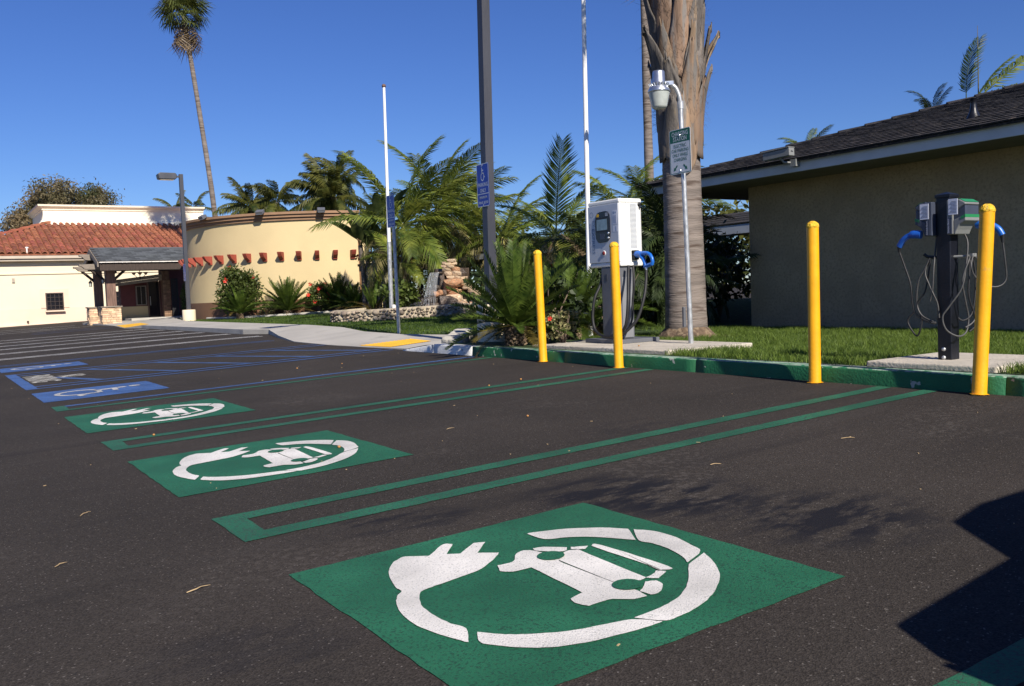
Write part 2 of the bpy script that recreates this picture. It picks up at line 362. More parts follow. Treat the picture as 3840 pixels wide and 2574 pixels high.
# ------------------------------------------------------------------ ground
def gz(x, y): return GX * max(-40, min(x, 14)) + GY * max(-100, min(y, 200))
def sst(a, b, x): t = max(0, min(1, (x-a)/(b-a))); return t*t*(3-2*t)
def lerp1(tab, y):
    if y <= tab[0][0]: return tab[0][1]
    for (a, p), (b, q) in zip(tab, tab[1:]):
        if y <= b: return p + (q-p)*(y-a)/(b-a)
    return tab[-1][1]
xs = [-300,-40,14,300]; ys = [-100,200,330]
mb = MB()
xs = [-300,-40,4.70,14,16,300]; ys = [-100,-9,10,200,330]
for i in range(5):
    for j in range(4):
        if j == 1 and i in (2,3): continue            # here the planted strip lies lower than the car park
        q = [(xs[i],ys[j]),(xs[i+1],ys[j]),(xs[i+1],ys[j+1]),(xs[i],ys[j+1])]
        mb.add([(x, y, gz(x,y)) for x, y in q], [(0,1,2,3)])
structure(mb.build('car_park_asphalt', M['asphalt']))

# sidewalk stations: Y, near X, far X, near height, far height
SW = [(7.55,4.86,5.05,.006,.02),(8.3,4.77,5.6,.006,.04),(9.2,4.68,6.15,.006,.06),(10.6,4.62,5.97,.006,.06),(12.4,4.68,6.07,.012,.07),
      (14.2,5.02,6.4,.05,.10),(16.3,5.52,6.5,.10,.12),(17.3,5.25,6.52,.11,.12),(23,5.25,6.53,.11,.13),(28.4,5.22,6.62,.10,.13),(29.9,4.95,6.9,.012,.13),(34.2,5.36,7.6,.012,.13),(36.2,5.3,9.3,.05,.13),(41,5.2,9.3,.08,.13)]
swfar = [(a[0], a[2]) for a in SW]
NEAR_K = [(4.77,.262),(10.6,.155),(16,.14)]
def lawn_z(x, y):
    n_ = lerp1(NEAR_K, x)
    f_ = gz(x,y) + .075*sst(5.8,6.7,x) - .14*(1-sst(4.9,5.9,x))
    k = sst(6.9, 9.6, y)
    return n_*(1-k) + f_*k
mb = MB(); mb.smooth = True
gx_ = np.concatenate([np.arange(4.775, 6, .3), np.arange(6, 16.1, .5)]); gy_ = np.concatenate([np.arange(-9, 12, .5), np.arange(12, 46, 1.)])
vs = [(x, y, lawn_z(x,y)) for y in gy_ for x in gx_]; w_ = len(gx_)
mb.add(vs, [(j*w_+i, j*w_+i+1, (j+1)*w_+i+1, (j+1)*w_+i) for j in range(len(gy_)-1) for i in range(w_-1)])
lawn = structure(mb.build('lawn_ground', M['turf']))

mb = MB(); step = []
for a, b in zip(SW, SW[1:]):
    for k in range(4):
        t0, t1 = k/4, (k+1)/4
        step.append([p+(q-p)*t0 for p, q in zip(a, b)])
step.append(list(SW[-1]))
def swp(s): return (s[1], s[0], gz(s[1],s[0])+s[3]), (s[2], s[0], gz(s[2],s[0])+s[4])
sw = bpy.data.objects.new('sidewalk', None); COL.objects.link(sw); structure(sw)
g0 = 0; cuts = [0, 5, 11, 17, 23, 28, 34, 40, 45, len(step)-1]
for c0, c1 in zip(cuts, cuts[1:]):
    mb = MB()
    for s0, s1 in zip(step[c0:c1], step[c0+1:c1+1]):
        g = .008 if s0 is step[c0] else 0
        (n0, f0), (n1, f1) = swp(s0), swp(s1)
        n0 = (n0[0], n0[1]+g, n0[2]); f0 = (f0[0], f0[1]+g, f0[2])
        dn = lambda p: (p[0], p[1], p[2]-.2)
        mb.add([n0,f0,f1,n1,dn(n0),dn(f0),dn(f1),dn(n1)], [(0,1,2,3),(0,3,7,4),(1,5,6,2)] + ([(0,4,5,1)] if g else []))
    mb.build('paving_slab', M['concrete'], sw)
mb = MB(); mb.bx(6.6,9.4,37.4,39.0,.2,gz(8,38)+.135); mb.build('paving_slab', M['concrete'], sw)

def tactile(name, label, pts, cols, rows):
    t = thing(name, label, 'tactile paving', (pts[0][0], pts[0][1], gz(*pts[0])))
    def zt(x, y):
        for s0, s1 in zip(step, step[1:]):
            if s0[0] <= y <= s1[0]:
                q = (y-s0[0])/(s1[0]-s0[0]); n0, n1, h0, h1 = [s0[i]+(s1[i]-s0[i])*q for i in (1,2,3,4)]
                k = (x-n0)/(n1-n0); return gz(x,y) + h0+(h1-h0)*max(0,min(1.0,k)) + .006
        return gz(x,y)+.02
    mb = MB(); n = 10; A, B, Cc, D = [Vector((p[0],p[1],0)) for p in pts]
    P = lambda s, q: (A*(1-s)+B*s)*(1-q) + (D*(1-s)+Cc*s)*q
    for i in range(n):
        for j in range(n):
            q = [P(i/n,j/n),P((i+1)/n,j/n),P((i+1)/n,(j+1)/n),P(i/n,(j+1)/n)]
            mb.add([(p.x,p.y,zt(p.x,p.y)) for p in q], [(0,1,2,3)])
    mb.build('mat', M['yellow_tactile'], t)
    mb = MB()
    for i in range(cols):
        for j in range(rows):
            p = P((i+.5)/cols, (j+.5)/rows); mb.lathe((p.x,p.y,zt(p.x,p.y)), [(.014,0),(.010,.006),(.0,.007)], 6)
    stuff(mb.build('dome', M['yellow_tactile'], t))
tactile('tactile_paving', 'yellow domed warning mat on the kerb ramp beside the white kerb', [(4.72,9.6),(4.79,8.63),(5.46,8.61),(5.56,9.45)], 16, 13)
tactile('tactile_paving', 'yellow domed warning mat on the ramp in front of the stone pier and porch', [(5.38,33.9),(4.98,29.95),(5.85,30.3),(6.15,33.3)], 24, 10)

# kerb in cast sections
kerb = bpy.data.objects.new('kerb', None); COL.objects.link(kerb); structure(kerb)
def kerb_sec(y0, y1, m0, m1, h0=.114, h1=.114, x=4.62, w=.152):
    mb = MB(); n = max(2, int((y1-y0)/.12)); prof = [(0,-.15),(0.003,.0),(.013,.86),(.017,.96),(.026,1.0),(w,1.0),(w,-.15)]
    ring = []
    rnd = random.Random(int(y0*100))
    for i in range(n+1):
        y = y0 + (y1-y0)*i/n; h = h0+(h1-h0)*i/n; row = []
        for a, b in prof:
            j = (rnd.random()-.5)*.0022 if 0 < b < 1 else 0
            row.append((x+a+j, y, gz(x,y) + (b*h if b > 0 else b) + j*.5))
        ring.append(row)
    k = len(prof); vs = [v for r_ in ring for v in r_]
    for i in range(n):
        for j in range(k-1):
            mb.mi = 1 if j >= 3 else 0; mb.smooth = True
            mb.add([], []); mb.f.append((i*k+j, i*k+j+1, (i+1)*k+j+1, (i+1)*k+j)); mb.m.append(mb.mi); mb.sm.append(j in (1,2,3))
    mb.v = vs
    mb.f += [tuple(range(k)), tuple(range(n*k+k-1, n*k-1, -1))]; mb.m += [0,0]; mb.sm += [False,False]
    return mb.build('kerb_section', [m0, m1], kerb)
ed = [-9, -6.4, -3.4, -.42, 2.25, 4.15, 6.02]
for a, b in zip(ed, ed[1:]): kerb_sec(a+.002, b-.002, M['kerb_green'], M['kerb_top'])
kerb_sec(6.023, 7.0, M['kerb_white'], M['kerb_white']); kerb_sec(7.002, 7.9, M['kerb_white'], M['kerb_white'], .114, .012)
for i, (x, y) in enumerate(((5.05,7.35),(5.35,7.75),(5.66,8.2),(5.95,8.62))):     # rounded blocks stepping back beside the ramp
    mb = MB(); mb.obox((x+.08, y, gz(x,y)+.06), (.17,.15,.12), rz=R(52)); mb.build('kerb_section', M['concrete'], kerb, bevel=.05)

# ------------------------------------------------------------------ painted markings
def jag(poly, step_=.06, amp=.0035, seed=1):
    rnd = random.Random(seed); out = []
    for (a, b) in zip(poly, poly[1:]+poly[:1]):
        L_ = math.hypot(b[0]-a[0], b[1]-a[1]); n = max(1, int(L_/step_))
        for i in range(n):
            t = i/n; out.append((a[0]+(b[0]-a[0])*t+rnd.uniform(-amp,amp), a[1]+(b[1]-a[1])*t+rnd.uniform(-amp,amp)))
    return out
def zl(k): return lambda x, y: gz(x,y) + .003*k
def strip(mb, p, q, w, k=1, seed=0):
    """paint line from p to q as short quads with slightly uneven edges"""
    P, Q = Vector(p).to_2d(), Vector(q).to_2d(); d = (Q-P).normalized(); nn = Vector((-d.y,d.x)); n = max(2, int((Q-P).length/.08)); rnd = random.Random(seed)
    prev = None; z = zl(k)
    for i in range(n+1):
        c = P + (Q-P)*(i/n); a = c + nn*(w/2+rnd.uniform(-.003,.003)); b = c - nn*(w/2+rnd.uniform(-.003,.003))
        a, b = (a.x,a.y,z(a.x,a.y)), (b.x,b.y,z(b.x,b.y))
        if prev: mb.add([prev[0],prev[1],b,a], [(0,1,2,3)])
        prev = (a, b)
GRP_H = 'painted bay dividing lines'
def hairpin(y0, label, m='green_line', w=.112, x1=4.60, width=.457, grp=GRP_H, xs=0):
    t = thing('bay_divider_marking', label, 'road marking', (xs, y0, gz(xs,y0)), grp)
    a = MB(); strip(a, (xs+.115, y0+w/2), (x1, y0+w/2), w, 1, 1); a.build('line', M[m], t)
    a = MB(); strip(a, (xs+.115, y0+width-w/2), (x1, y0+width-w/2), w, 1, 2); a.build('line', M[m], t)
    a = MB(); strip(a, (xs+.058, y0-.002), (xs+.058, y0+width+.002), .115, 1, 3); a.build('end_bar', M[m], t)
hairpin(-2.743, 'green double bay line, the nearest one, cut by the bottom edge of the picture')
hairpin(0, 'wide green double bay line between the biggest and the second green charging symbol')
hairpin(2.743, 'green double bay line between the second and the smallest green charging symbol')
t = thing('bay_divider_marking', 'bay line of one green and one blue stripe beside the smallest green charging symbol', 'road marking', (0,5.486,gz(0,5.486)), GRP_H)
a = MB(); strip(a, (.115,5.535), (4.60,5.535), .10, 1, 5); a.build('line', M['green_line'], t)
a = MB(); strip(a, (.115,5.87), (4.60,5.87), .10, 1, 6); a.build('line', M['blue_line'], t)
a = MB(); strip(a, (.058,5.484), (.058,5.93), .115, 1, 7); a.build('end_bar', M['green_line'], t)

EV = dict(
r1=[(.818,1.034),(.848,1.031),(.963,.977),(1.058,.897),(1.112,.816),(1.042,.696),(.965,.827),(.898,.892),(.826,.935)],
r2=[(1.121,.797),(1.158,.727),(1.159,.622),(1.134,.522),(1.109,.455),(.999,.402),(1.033,.467),(1.054,.55),(1.057,.63),(1.047,.686)],
r3=[(1.104,.434),(1.059,.349),(.993,.261),(.915,.195),(.832,.145),(.75,.114),(.68,.103),(.625,.105),(.579,.178),(.645,.179),(.713,.189),(.788,.215),(.861,.263),(.929,.324),(.992,.388)],
r4=[(.616,.106),(.553,.107),(.442,.123),(.358,.145),(.287,.182),(.238,.227),(.205,.274),(.182,.321),(.212,.385),(.24,.342),(.279,.3),(.328,.264),(.393,.225),(.478,.198),(.568,.171)],
plug=[(.159,.341),(.139,.401),(.117,.491),(.112,.582),(.126,.675),(.148,.738),(.175,.786),(.203,.814),(.206,.864),(.232,.955),(.264,1.028),(.303,1.083),(.341,1.11),(.37,1.117),(.433,1.065),(.52,1.139),(.545,1.144),(.56,1.124),(.485,1.038),(.525,1.009),(.621,1.08),(.657,1.06),(.641,1.046),(.571,.971),(.625,.921),(.582,.881),(.494,.82),(.424,.802),(.35,.79),(.3,.783),(.257,.774),(.236,.757),(.205,.698),(.189,.643),(.183,.568),(.188,.487),(.201,.425)],
cA=[(.548,.81),(.607,.807),(.656,.865),(.693,.88),(.716,.865),(.73,.815),(.742,.765),(.735,.72),(.715,.678),(.716,.41),(.72,.375),(.722,.33),(.713,.272),(.669,.281),(.626,.322),(.596,.327),(.544,.327),(.53,.368),(.542,.407),(.596,.422),(.598,.456),(.617,.716),(.551,.722),(.523,.756)],
cB=[(.771,.757),(.806,.77),(.836,.751),(.813,.389),(.785,.384),(.748,.413),(.718,.426),(.724,.712),(.751,.731)],
cC=[(.734,.876),(.773,.861),(.823,.801),(.804,.775),(.774,.786),(.728,.844)], cD=[(.835,.794),(.885,.763),(.857,.742),(.821,.775)],
cE=[(.896,.756),(.922,.738),(.933,.422),(.905,.398),(.885,.417),(.896,.43),(.892,.723)], cF=[(.877,.415),(.896,.389),(.836,.359),(.811,.39),(.852,.399)],
cG=[(.788,.364),(.818,.351),(.809,.313),(.76,.271),(.727,.273),(.723,.315),(.763,.342)])
def smooth_poly(p, it=1, k=.18):
    for _ in range(it):
        q = []
        for a, b in zip(p, p[1:]+p[:1]):
            q += [(a[0]*(1-k)+b[0]*k, a[1]*(1-k)+b[1]*k), (a[0]*k+b[0]*(1-k), a[1]*k+b[1]*(1-k))]
        p = q
    return p
def round_poly(p, corner=42, n=4):
    """rounds the gentle bends of an outline and keeps its true corners"""
    m_ = len(p); V2 = [Vector(q) for q in p]; cor = []
    for i in range(m_):
        a, b = V2[i]-V2[i-1], V2[(i+1)%m_]-V2[i]; cor.append(abs(math.degrees(a.angle_signed(b, 0))) > corner)
    out = []
    for i in range(m_):
        p1, p2 = V2[i], V2[(i+1)%m_]; p0 = p1 if cor[i] else V2[i-1]; p3 = p2 if cor[(i+1)%m_] else V2[(i+2)%m_]
        for k in range(n): t = k/n; q = .5*((2*p1)+(p2-p0)*t+(2*p0-5*p1+4*p2-p3)*t*t+(3*p1-p0-3*p2+p3)*t**3); out.append((q.x,q.y))
    return out
GRP_E = 'green electric vehicle symbols painted in the charging bays'
for k, lab in ((-1,'largest green square with white electric car and plug symbol, nearest the viewer'),(0,'middle green square with white electric car and plug symbol'),(1,'smallest green square with white electric car and plug symbol, next to the blue square')):
    x0, y0, s = -.005, .999+2.743*k, 1.238
    t = thing('charging_bay_symbol', lab, 'road marking', (x0,y0,gz(x0,y0)), GRP_E)
    a = MB(); a.flat(jag([(x0,y0),(x0+s,y0),(x0+s,y0+s),(x0,y0+s)], seed=k+5), zl(1)); a.build('green_square', M['green_paint'], t)
    for nm, keys in (('ring_segment',('r1',)),('ring_segment',('r2',)),('ring_segment',('r3',)),('ring_segment',('r4',)),('plug_shape',('plug',)),('car_shape',('cA','cB','cC','cD','cE','cF','cG'))):
        a = MB()
        for key in keys: a.flat(jag(round_poly([(x0+p[0], y0+p[1]) for p in EV[key]], 58), .03, .0013, 3+k), zl(2))
        a.build(nm, M['white_paint'], t)
    for c_ in ((.728,.762),(.730,.378)):
        a = MB(); a.flat([(x0+c_[0]+.046*math.cos(i*math.pi/10), y0+c_[1]+.046*math.sin(i*math.pi/10)) for i in range(20)], zl(3)); a.build('wheel_shape', M['green_paint'], t)

# wheelchair symbol in (right, up) coordinates, unit square
def ring2(cx, cy, r0, r1, a0, a1, n=22):
    P = [(cx+r1*math.cos(R(a0+(a1-a0)*i/n)), cy+r1*math.sin(R(a0+(a1-a0)*i/n))) for i in range(n+1)]
    return P + [(cx+r0*math.cos(R(a1+(a0-a1)*i/n)), cy+r0*math.sin(R(a1+(a0-a1)*i/n))) for i in range(n+1)]
def bar2(pts, w):
    L_, R_ = [], []
    for i, p in enumerate(pts):
        a = Vector(pts[max(i-1,0)]); b = Vector(pts[min(i+1,len(pts)-1)]); d = (b-a).normalized(); nn = Vector((-d.y,d.x))*w/2
        L_.append((p[0]+nn.x,p[1]+nn.y)); R_.append((p[0]-nn.x,p[1]-nn.y))
    return L_ + R_[::-1]
WCH = [ring2(.36,.90,0.001,.062,0,360), bar2([(.37,.80),(.40,.60),(.43,.46)],.085), bar2([(.42,.665),(.60,.655)],.06), bar2([(.40,.49),(.63,.485),(.73,.25),(.82,.28)],.065),
       ring2(.45,.29,.185,.245,118,395)]
GRP_B = 'blue wheelchair symbols painted in the accessible bays'
for y0, s, lab in ((6.453,1.188,'blue square with worn white wheelchair symbol, next to the smallest green square'),(11.80,1.08,'farther blue square with faded wheelchair symbol beyond the hatched aisle')):
    t = thing('accessible_bay_symbol', lab, 'road marking', (0,y0,gz(0,y0)), GRP_B)
    a = MB(); a.flat(jag([(0,y0),(1.185,y0),(1.185,y0+s),(0,y0+s)], seed=9), zl(1)); a.build('blue_square', M['blue_paint'], t)
    a = MB()
    for P in WCH: a.flat([(.12+p[1]*.95, y0+s*(.5-(p[0]-.5)*.95)) for p in P], zl(2))
    a.build('wheelchair_shape', M['worn_white'], t)

t = thing('hatched_aisle_marking', 'blue hatched access aisle with painted NO PARKING between two blue squares', 'road marking', (0,8.2,gz(0,8.2)))
for y, x1 in ((8.24,4.64),(8.56,4.62),(10.72,4.62),(11.10,4.62)):
    a = MB(); strip(a, (.13,y), (x1,y), .095, 1, int(y*9)); a.build('line', M['blue_line'], t)
a = MB(); strip(a, (.065,8.19), (.065,11.15), .13, 1, 3); a.build('end_bar', M['blue_paint'], t)
for p, q in (((.45,9.85),(.84,8.6)),((1.02,10.68),(1.80,8.6)),((1.93,10.68),(2.69,8.6)),((2.82,10.68),(3.57,8.6)),((3.70,10.68),(4.43,8.6))):
    a = MB(); strip(a, p, q, .10, 1, 4); a.build('hatch_stripe', M['blue_line'], t)
a = MB(); put_text(a, 'PARKING', (.16,9.75,0), (0,-1,0), (1,0,0), 1.28, .32, .02); put_text(a, 'NO', (.53,9.73,0), (0,-1,0), (1,0,0), .36, .30, .02)
a.v = [(x,y,gz(x,y)+.006) for x,y,z in a.v]; a.build('lettering', M['worn_text'], t, fix=False)
t = thing('bay_divider_marking', 'blue double bay line beyond the farther blue square, before the white lines', 'road marking', (0,13.4,gz(0,13.4)), GRP_H)
for y in (13.42,13.68): a = MB(); strip(a, (.05,y), (4.66,y), .085, 1, 2); a.build('line', M['blue_line'], t)
names = ['white double bay line nearest the blue markings, first of the white ones','second white double bay line counted from the blue markings','third white double bay line counted from the blue markings','fourth white double bay line counted from the blue markings','fifth white double bay line counted from the blue markings','sixth white double bay line, farthest but one from the stone pier']
for i, y in enumerate((15.85,18.2,20.5,22.6,24.9,27.1)):
    t = thing('bay_divider_marking', names[i], 'road marking', (.2,y,gz(.2,y)), GRP_H)
    for s in (-.13,.13):
        a = MB(); strip(a, (.2,y+s*1.2), (4.4,y+s), .085, 1, i); strip(a, (4.4,y+s), (4.85,y+s-.09), .085, 1, i); strip(a, (4.85,y+s-.09), (5.12,y+s-.22), .085, 1, i); a.build('line', M['white_line'], t)
for (p, q, m, lab) in (((1.4,38.1),(5.0,36.7),'white_line','slanted white bay line ending at the foot of the stone pier'),((.4,34.9),(3.9,35.7),'white_line','faint white line crossing the asphalt left of the stone pier'),((.2,41.5),(4.8,40.4),'white_line','farthest white bay line, close to the cream wall'),((2.2,31.2),(4.9,31.8),'blue_line','far blue line beside the porch ramp'),((2.4,33.0),(5.1,33.8),'blue_line','far blue line running to the porch ramp mat')):
    a = MB(); strip(a, p, q, .12); o = a.build('bay_line_marking', M[m]); tag(o, lab, 'road marking', GRP_H)

# small litter on the asphalt
def twig(x, y, L_, a, label):
    mb = MB(); rnd = random.Random(int(x*1000)); P = []
    for i in range(6):
        t = i/5; P.append((x+math.cos(a)*L_*t+rnd.uniform(-.006,.006), y+math.sin(a)*L_*t+rnd.uniform(-.006,.006), gz(x,y)+.006+.004*math.sin(t*3)))
    mb.tube(P, [.0015,.002,.002,.0017,.0013,.0007], 5); tag(mb.build('twig', M['twig']), label, 'twig', 'dry twigs on the asphalt')
twig(2.05,-.42,.05,-.5,'pale dry twig on the asphalt behind the biggest green square')
twig(-.32,-.45,.085,.35,'pale dry twig on the asphalt left of the biggest green square')
twig(-.43,.98,.07,.9,'thin dry twig on the bare asphalt left of the middle green square')
twig(2.9,-.5,.07,-.4,'thin straw near the car shadow on the asphalt')
twig(1.75,1.55,.06,.2,'small twig on the asphalt right of the middle green square')
twig(-.62,.2,.06,.7,'thin grass stalk on the asphalt far left of the first double line')
sd_b = MB(); sd_b.lathe((0,0,0), [(.0,0),(.006,.001),(.009,.006),(.007,.012),(.0,.014)], 8); sdm = sd_b.mesh('seed', M['seed'])
spots = [(.33,3.14,'orange palm seed on the second green double line'),(2.35,1.52,'brown palm seed on the asphalt right of the middle green square'),(1.03,1.55,'brown palm seed lying on the white car of the middle green square'),(3.1,3.2,'small palm seed near the line before the bollards'),(3.5,3.3,'another small palm seed near the line before the bollards, a little farther right'),(5.13,3.55,'dark palm seed on the concrete pad before the charger'),(3.3,6.9,'pale seed on the asphalt of the bay before the white kerb'),(2.75,6.95,'pale seed in the bay right of the blue square')]
for x, y, lab in spots:
    o = link('palm_seed', sdm); z = .302 if x > 4.8 else gz(x,y)+.003
    o.location = (x,y,z); s = random.uniform(.9,1.3); o.scale = (s,s,s); tag(o, lab, 'seed', 'palm seeds on the ground')
rnd = random.Random(5); mb = MB()
for i in range(80):
    x, y = rnd.uniform(-2,4.5), rnd.uniform(-2.3,9); s = rnd.uniform(.001,.0028); a = rnd.uniform(0,3); l_ = rnd.uniform(1,4)
    mb.obox((x,y,gz(x,y)+.003), (s*l_,s,.0015), rz=a)
o = stuff(mb.build('ground_litter', M['twig'])); o['label'] = 'scattered crumbs of dry litter on the asphalt'
# ------------------------------------------------------------------ right-hand building
WX, WY = 10.4, 6.75
bld = thing('low_stucco_building', 'low dark stucco building with shingled hip roof and pale fascia, in shade', 'building', (WX, WY, lawn_z(WX,WY)))
mb = MB(); mb.bx(WX, 16.2, -7, WY, -.1, 2.44); mb.build('wall', M['stucco_dark'], bld)
EX, EY, EZ = 9.42, 8.22, 2.44           # eave corner and soffit height
mb = MB(); mb.bx(EX+.03, 17.2, -7, EY-.03, EZ, EZ+.03); mb.build('soffit', M['soffit'], bld)
mb = MB(); mb.bx(EX, EX+.035, -7, EY, EZ-.012, EZ+.165); mb.bx(EX+.036, 17.2, EY-.035, EY, EZ-.012, EZ+.165); mb.build('fascia', M['fascia'], bld, bevel=.004)
RS = .285; Z0 = EZ+.15
def roof_z(x, y): return Z0 + RS*min(x-EX+.06, EY-y+.06)
A = (EX-.06, -7); 
mb = MB(); T = 4.6
mb.add([(EX-.06,-7,Z0),(EX-.06,EY+.06,Z0),(EX-.06+T,EY+.06-T,Z0+RS*T),(EX-.06+T,-7,Z0+RS*T),(EX-.06,-7,Z0-.03),(EX-.06,EY+.06,Z0-.03),(17.3,EY+.06,Z0-.03),(17.3,EY+.06,Z0),(17.3,EY+.06-T,Z0+RS*T),(17.3,-7,Z0+RS*T)],
       [(0,3,2,1),(1,2,8,7),(0,1,5,4),(1,7,6,5),(3,9,8,2)])
mb.build('roof', M['shingle'], bld)
roofp = bpy.data.objects['roof']
# shakes on the visible slope: 300 of the nearest as pieces, the rest joined
rnd = random.Random(3); sm = []
def shake_mesh(w, l_):
    b = MB(); b.add([(-.004,-w/2,0),(l_,-w/2,-.012),(l_,w/2,-.012),(-.004,w/2,0),(-.004,-w/2,.020),(l_,-w/2,.004),(l_,w/2,.004),(-.004,w/2,.020)],
                    [(0,3,2,1),(4,5,6,7),(0,1,5,4),(1,2,6,5),(2,3,7,6),(3,0,4,7)])
    return b
SHK = [shake_mesh(w, .24) for w in (.16,.22,.27,.33)]; SHM = [b.mesh('shake', M['shingle']) for b in SHK]; SHW = (.16,.22,.27,.33)
ang = math.atan(RS); cells = []
c = 0; s_ = 0.
while s_ < 4.5:
    y = EY+.05 - s_; 
    while y > .2 + .55*s_:
        k = rnd.randrange(4); y -= SHW[k]/2
        cells.append((s_, y, k)); y -= SHW[k]/2+.006
    s_ += .17
cells.sort(key=lambda q: (q[0]*1.2 + abs(q[1]-4)*.12))
rest = MB()
for i, (s_, y, k) in enumerate(cells):
    p = Vector((EX-.07+s_, y, Z0+RS*s_+.006)); e = Euler((rnd.uniform(-.02,.02), -ang+rnd.uniform(-.012,.012), rnd.uniform(-.02,.02)))
    if i < 300:
        o = link('shingle', SHM[k], roofp); o.location = p - wloc(roofp); o.rotation_euler = e
    else:
        m4 = e.to_matrix(); rest.add([p + m4 @ Vector(v) for v in SHK[k].v], SHK[k].f)
stuff(rest.build('shingle_field', M['shingle'], roofp))
for i in range(16):                                  # overlapping hip caps
    t0, t1 = i*.29, i*.29+.36
    a = Vector((EX-.07+t0, EY+.07-t0, Z0+RS*t0+.05)); b = Vector((EX-.07+t1, EY+.07-t1, Z0+RS*t1+.022)); d = Vector((1,1,0)).normalized()*.11; h = Vector((0,0,.045))
    mb = MB(); mb.add([a-d-h,a,a+d-h,b-d-h,b,b+d-h,a-d-h*1.6,a+d-h*1.6,b-d-h*1.6,b+d-h*1.6], [(0,1,4,3),(1,2,5,4),(0,6,1),(1,6,7),(1,7,2),(0,3,8,6),(2,7,9,5)]); mb.build('hip_cap', M['shingle'], roofp)
mb = MB(); vx, vy = 10.26, 2.93; vz = roof_z(vx,vy); mb.lathe((vx,vy,vz-.02), [(.10,0),(.075,.05),(.045,.12),(.036,.20),(.040,.27),(.048,.275),(.0,.28)], 12); mb.build('roof_vent', M['post_black'], bld)
# surveillance camera on the fascia
cam_t = thing('security_camera', 'pale security camera in a box housing bracketed to the roof fascia', 'camera', (EX-.02, 5.1, EZ+.1))
mb = MB(); mb.obox((9.22,5.14,2.675), (.055,.235,.055), rx=R(-2)); mb.build('housing', M['case_grey'], cam_t, bevel=.01)
mb = MB(); mb.obox((9.22,5.16,2.738), (.066,.25,.006), rx=R(-2)); mb.build('sun_shield', M['case_grey'], cam_t, bevel=.003)
mb = MB(); mb.lathe((0,0,0), [(.0,0),(.032,0),(.036,.012),(.036,.02)], 14); o = mb.build('lens', M['black'], cam_t, local=True); o.rotation_euler = (R(90),0,0); o.location = Vector((9.215,4.905,2.668)) - wloc(cam_t); o.rotation_euler = (R(-90),0,0)
mb = MB(); mb.obox((9.37,4.98,2.545), (.045,.05,.05)); mb.tube([(9.37,5.0,2.55),(9.26,5.08,2.56),(9.22,5.12,2.63)], .016, 8); mb.build('bracket', M['case_grey'], cam_t)

# ------------------------------------------------------------------ pads
def pad(name, label, x0, x1, y0, y1, z1):
    mb = MB(); mb.bx(x0,x1,y0,y1,.05,z1); o = mb.build(name, M['pad']); bev(o, .012, 3); return tag(o, label, 'slab', 'concrete slabs under the chargers')
pad('concrete_pad', 'concrete slab carrying the white fast charger and the lamp pole', 4.86, 6.02, 2.84, 4.90, .30)
pad('concrete_pad', 'concrete slab carrying the black post with two car chargers', 4.79, 5.74, -.27, .68, .30)
mb = MB(); mb.bx(5.05,5.6,4.96,5.35,.2,.275); tag(mb.build('stepping_stone', M['pad'], bevel=.01), 'flat grey stepping stone beside the slab of the white charger', 'stone')
mb = MB(); mb.bx(5.75,6.3,5.0,5.5,.2,.27); tag(mb.build('stepping_stone', M['pad'], bevel=.01), 'grey stepping stone half hidden behind the white charger', 'stone')

# ------------------------------------------------------------------ bollards
def bollard():
    t = thing('yellow_bollard', 'yellow steel bollard', 'bollard', (0,0,0), 'yellow bollards along the green kerb')
    mb = MB(); mb.lathe((0,0,0), [(.046,-.05),(.046,.004),(.044,.012),(.0435,.6),(.0435,1.152)], 28); mb.build('pipe', M['bollard_yellow'], t, local=True)
    mb = MB(); mb.lathe((0,0,0), [(.0455,1.146),(.0475,1.153),(.046,1.161),(.041,1.174),(.030,1.186),(.015,1.193),(0,1.195)], 20)
    rnd = random.Random(4); mb.v = [(x+rnd.uniform(-.0018,.0018),y+rnd.uniform(-.0018,.0018),z+rnd.uniform(-.002,.002)) for x,y,z in mb.v]; mb.build('cap', M['bollard_cap'], t, local=True)
    mb = MB(); a = [i*2*math.pi/14 for i in range(14)]; rr = [random.Random(i).uniform(.050,.066) for i in range(14)]
    mb.add([(rr[i]*math.cos(a[i]),rr[i]*math.sin(a[i]),.006) for i in range(14)], [tuple(range(14))]); mb.build('paint_splash', M['bollard_yellow'], t, local=True)
    return t
b0 = bollard()
for i, (x, y, tx, ty, lab) in enumerate(((4.565,4.445,0,-.030,'leftmost yellow bollard, beside the big cycad and left of the white charger'),(4.55,3.185,0,-.008,'yellow bollard standing right before the white charger'),(4.55,.945,0,-.012,'yellow bollard alone before the lawn and dark stucco wall'),(4.575,-.28,0,-.05,'yellow bollard before the black charger post, rightmost and nearest'))):
    o = b0 if i == 0 else copy_tree(b0); o['label'] = lab
    o.location = (x,y,gz(x,y)); o.rotation_euler = (ty, tx, i*1.3)

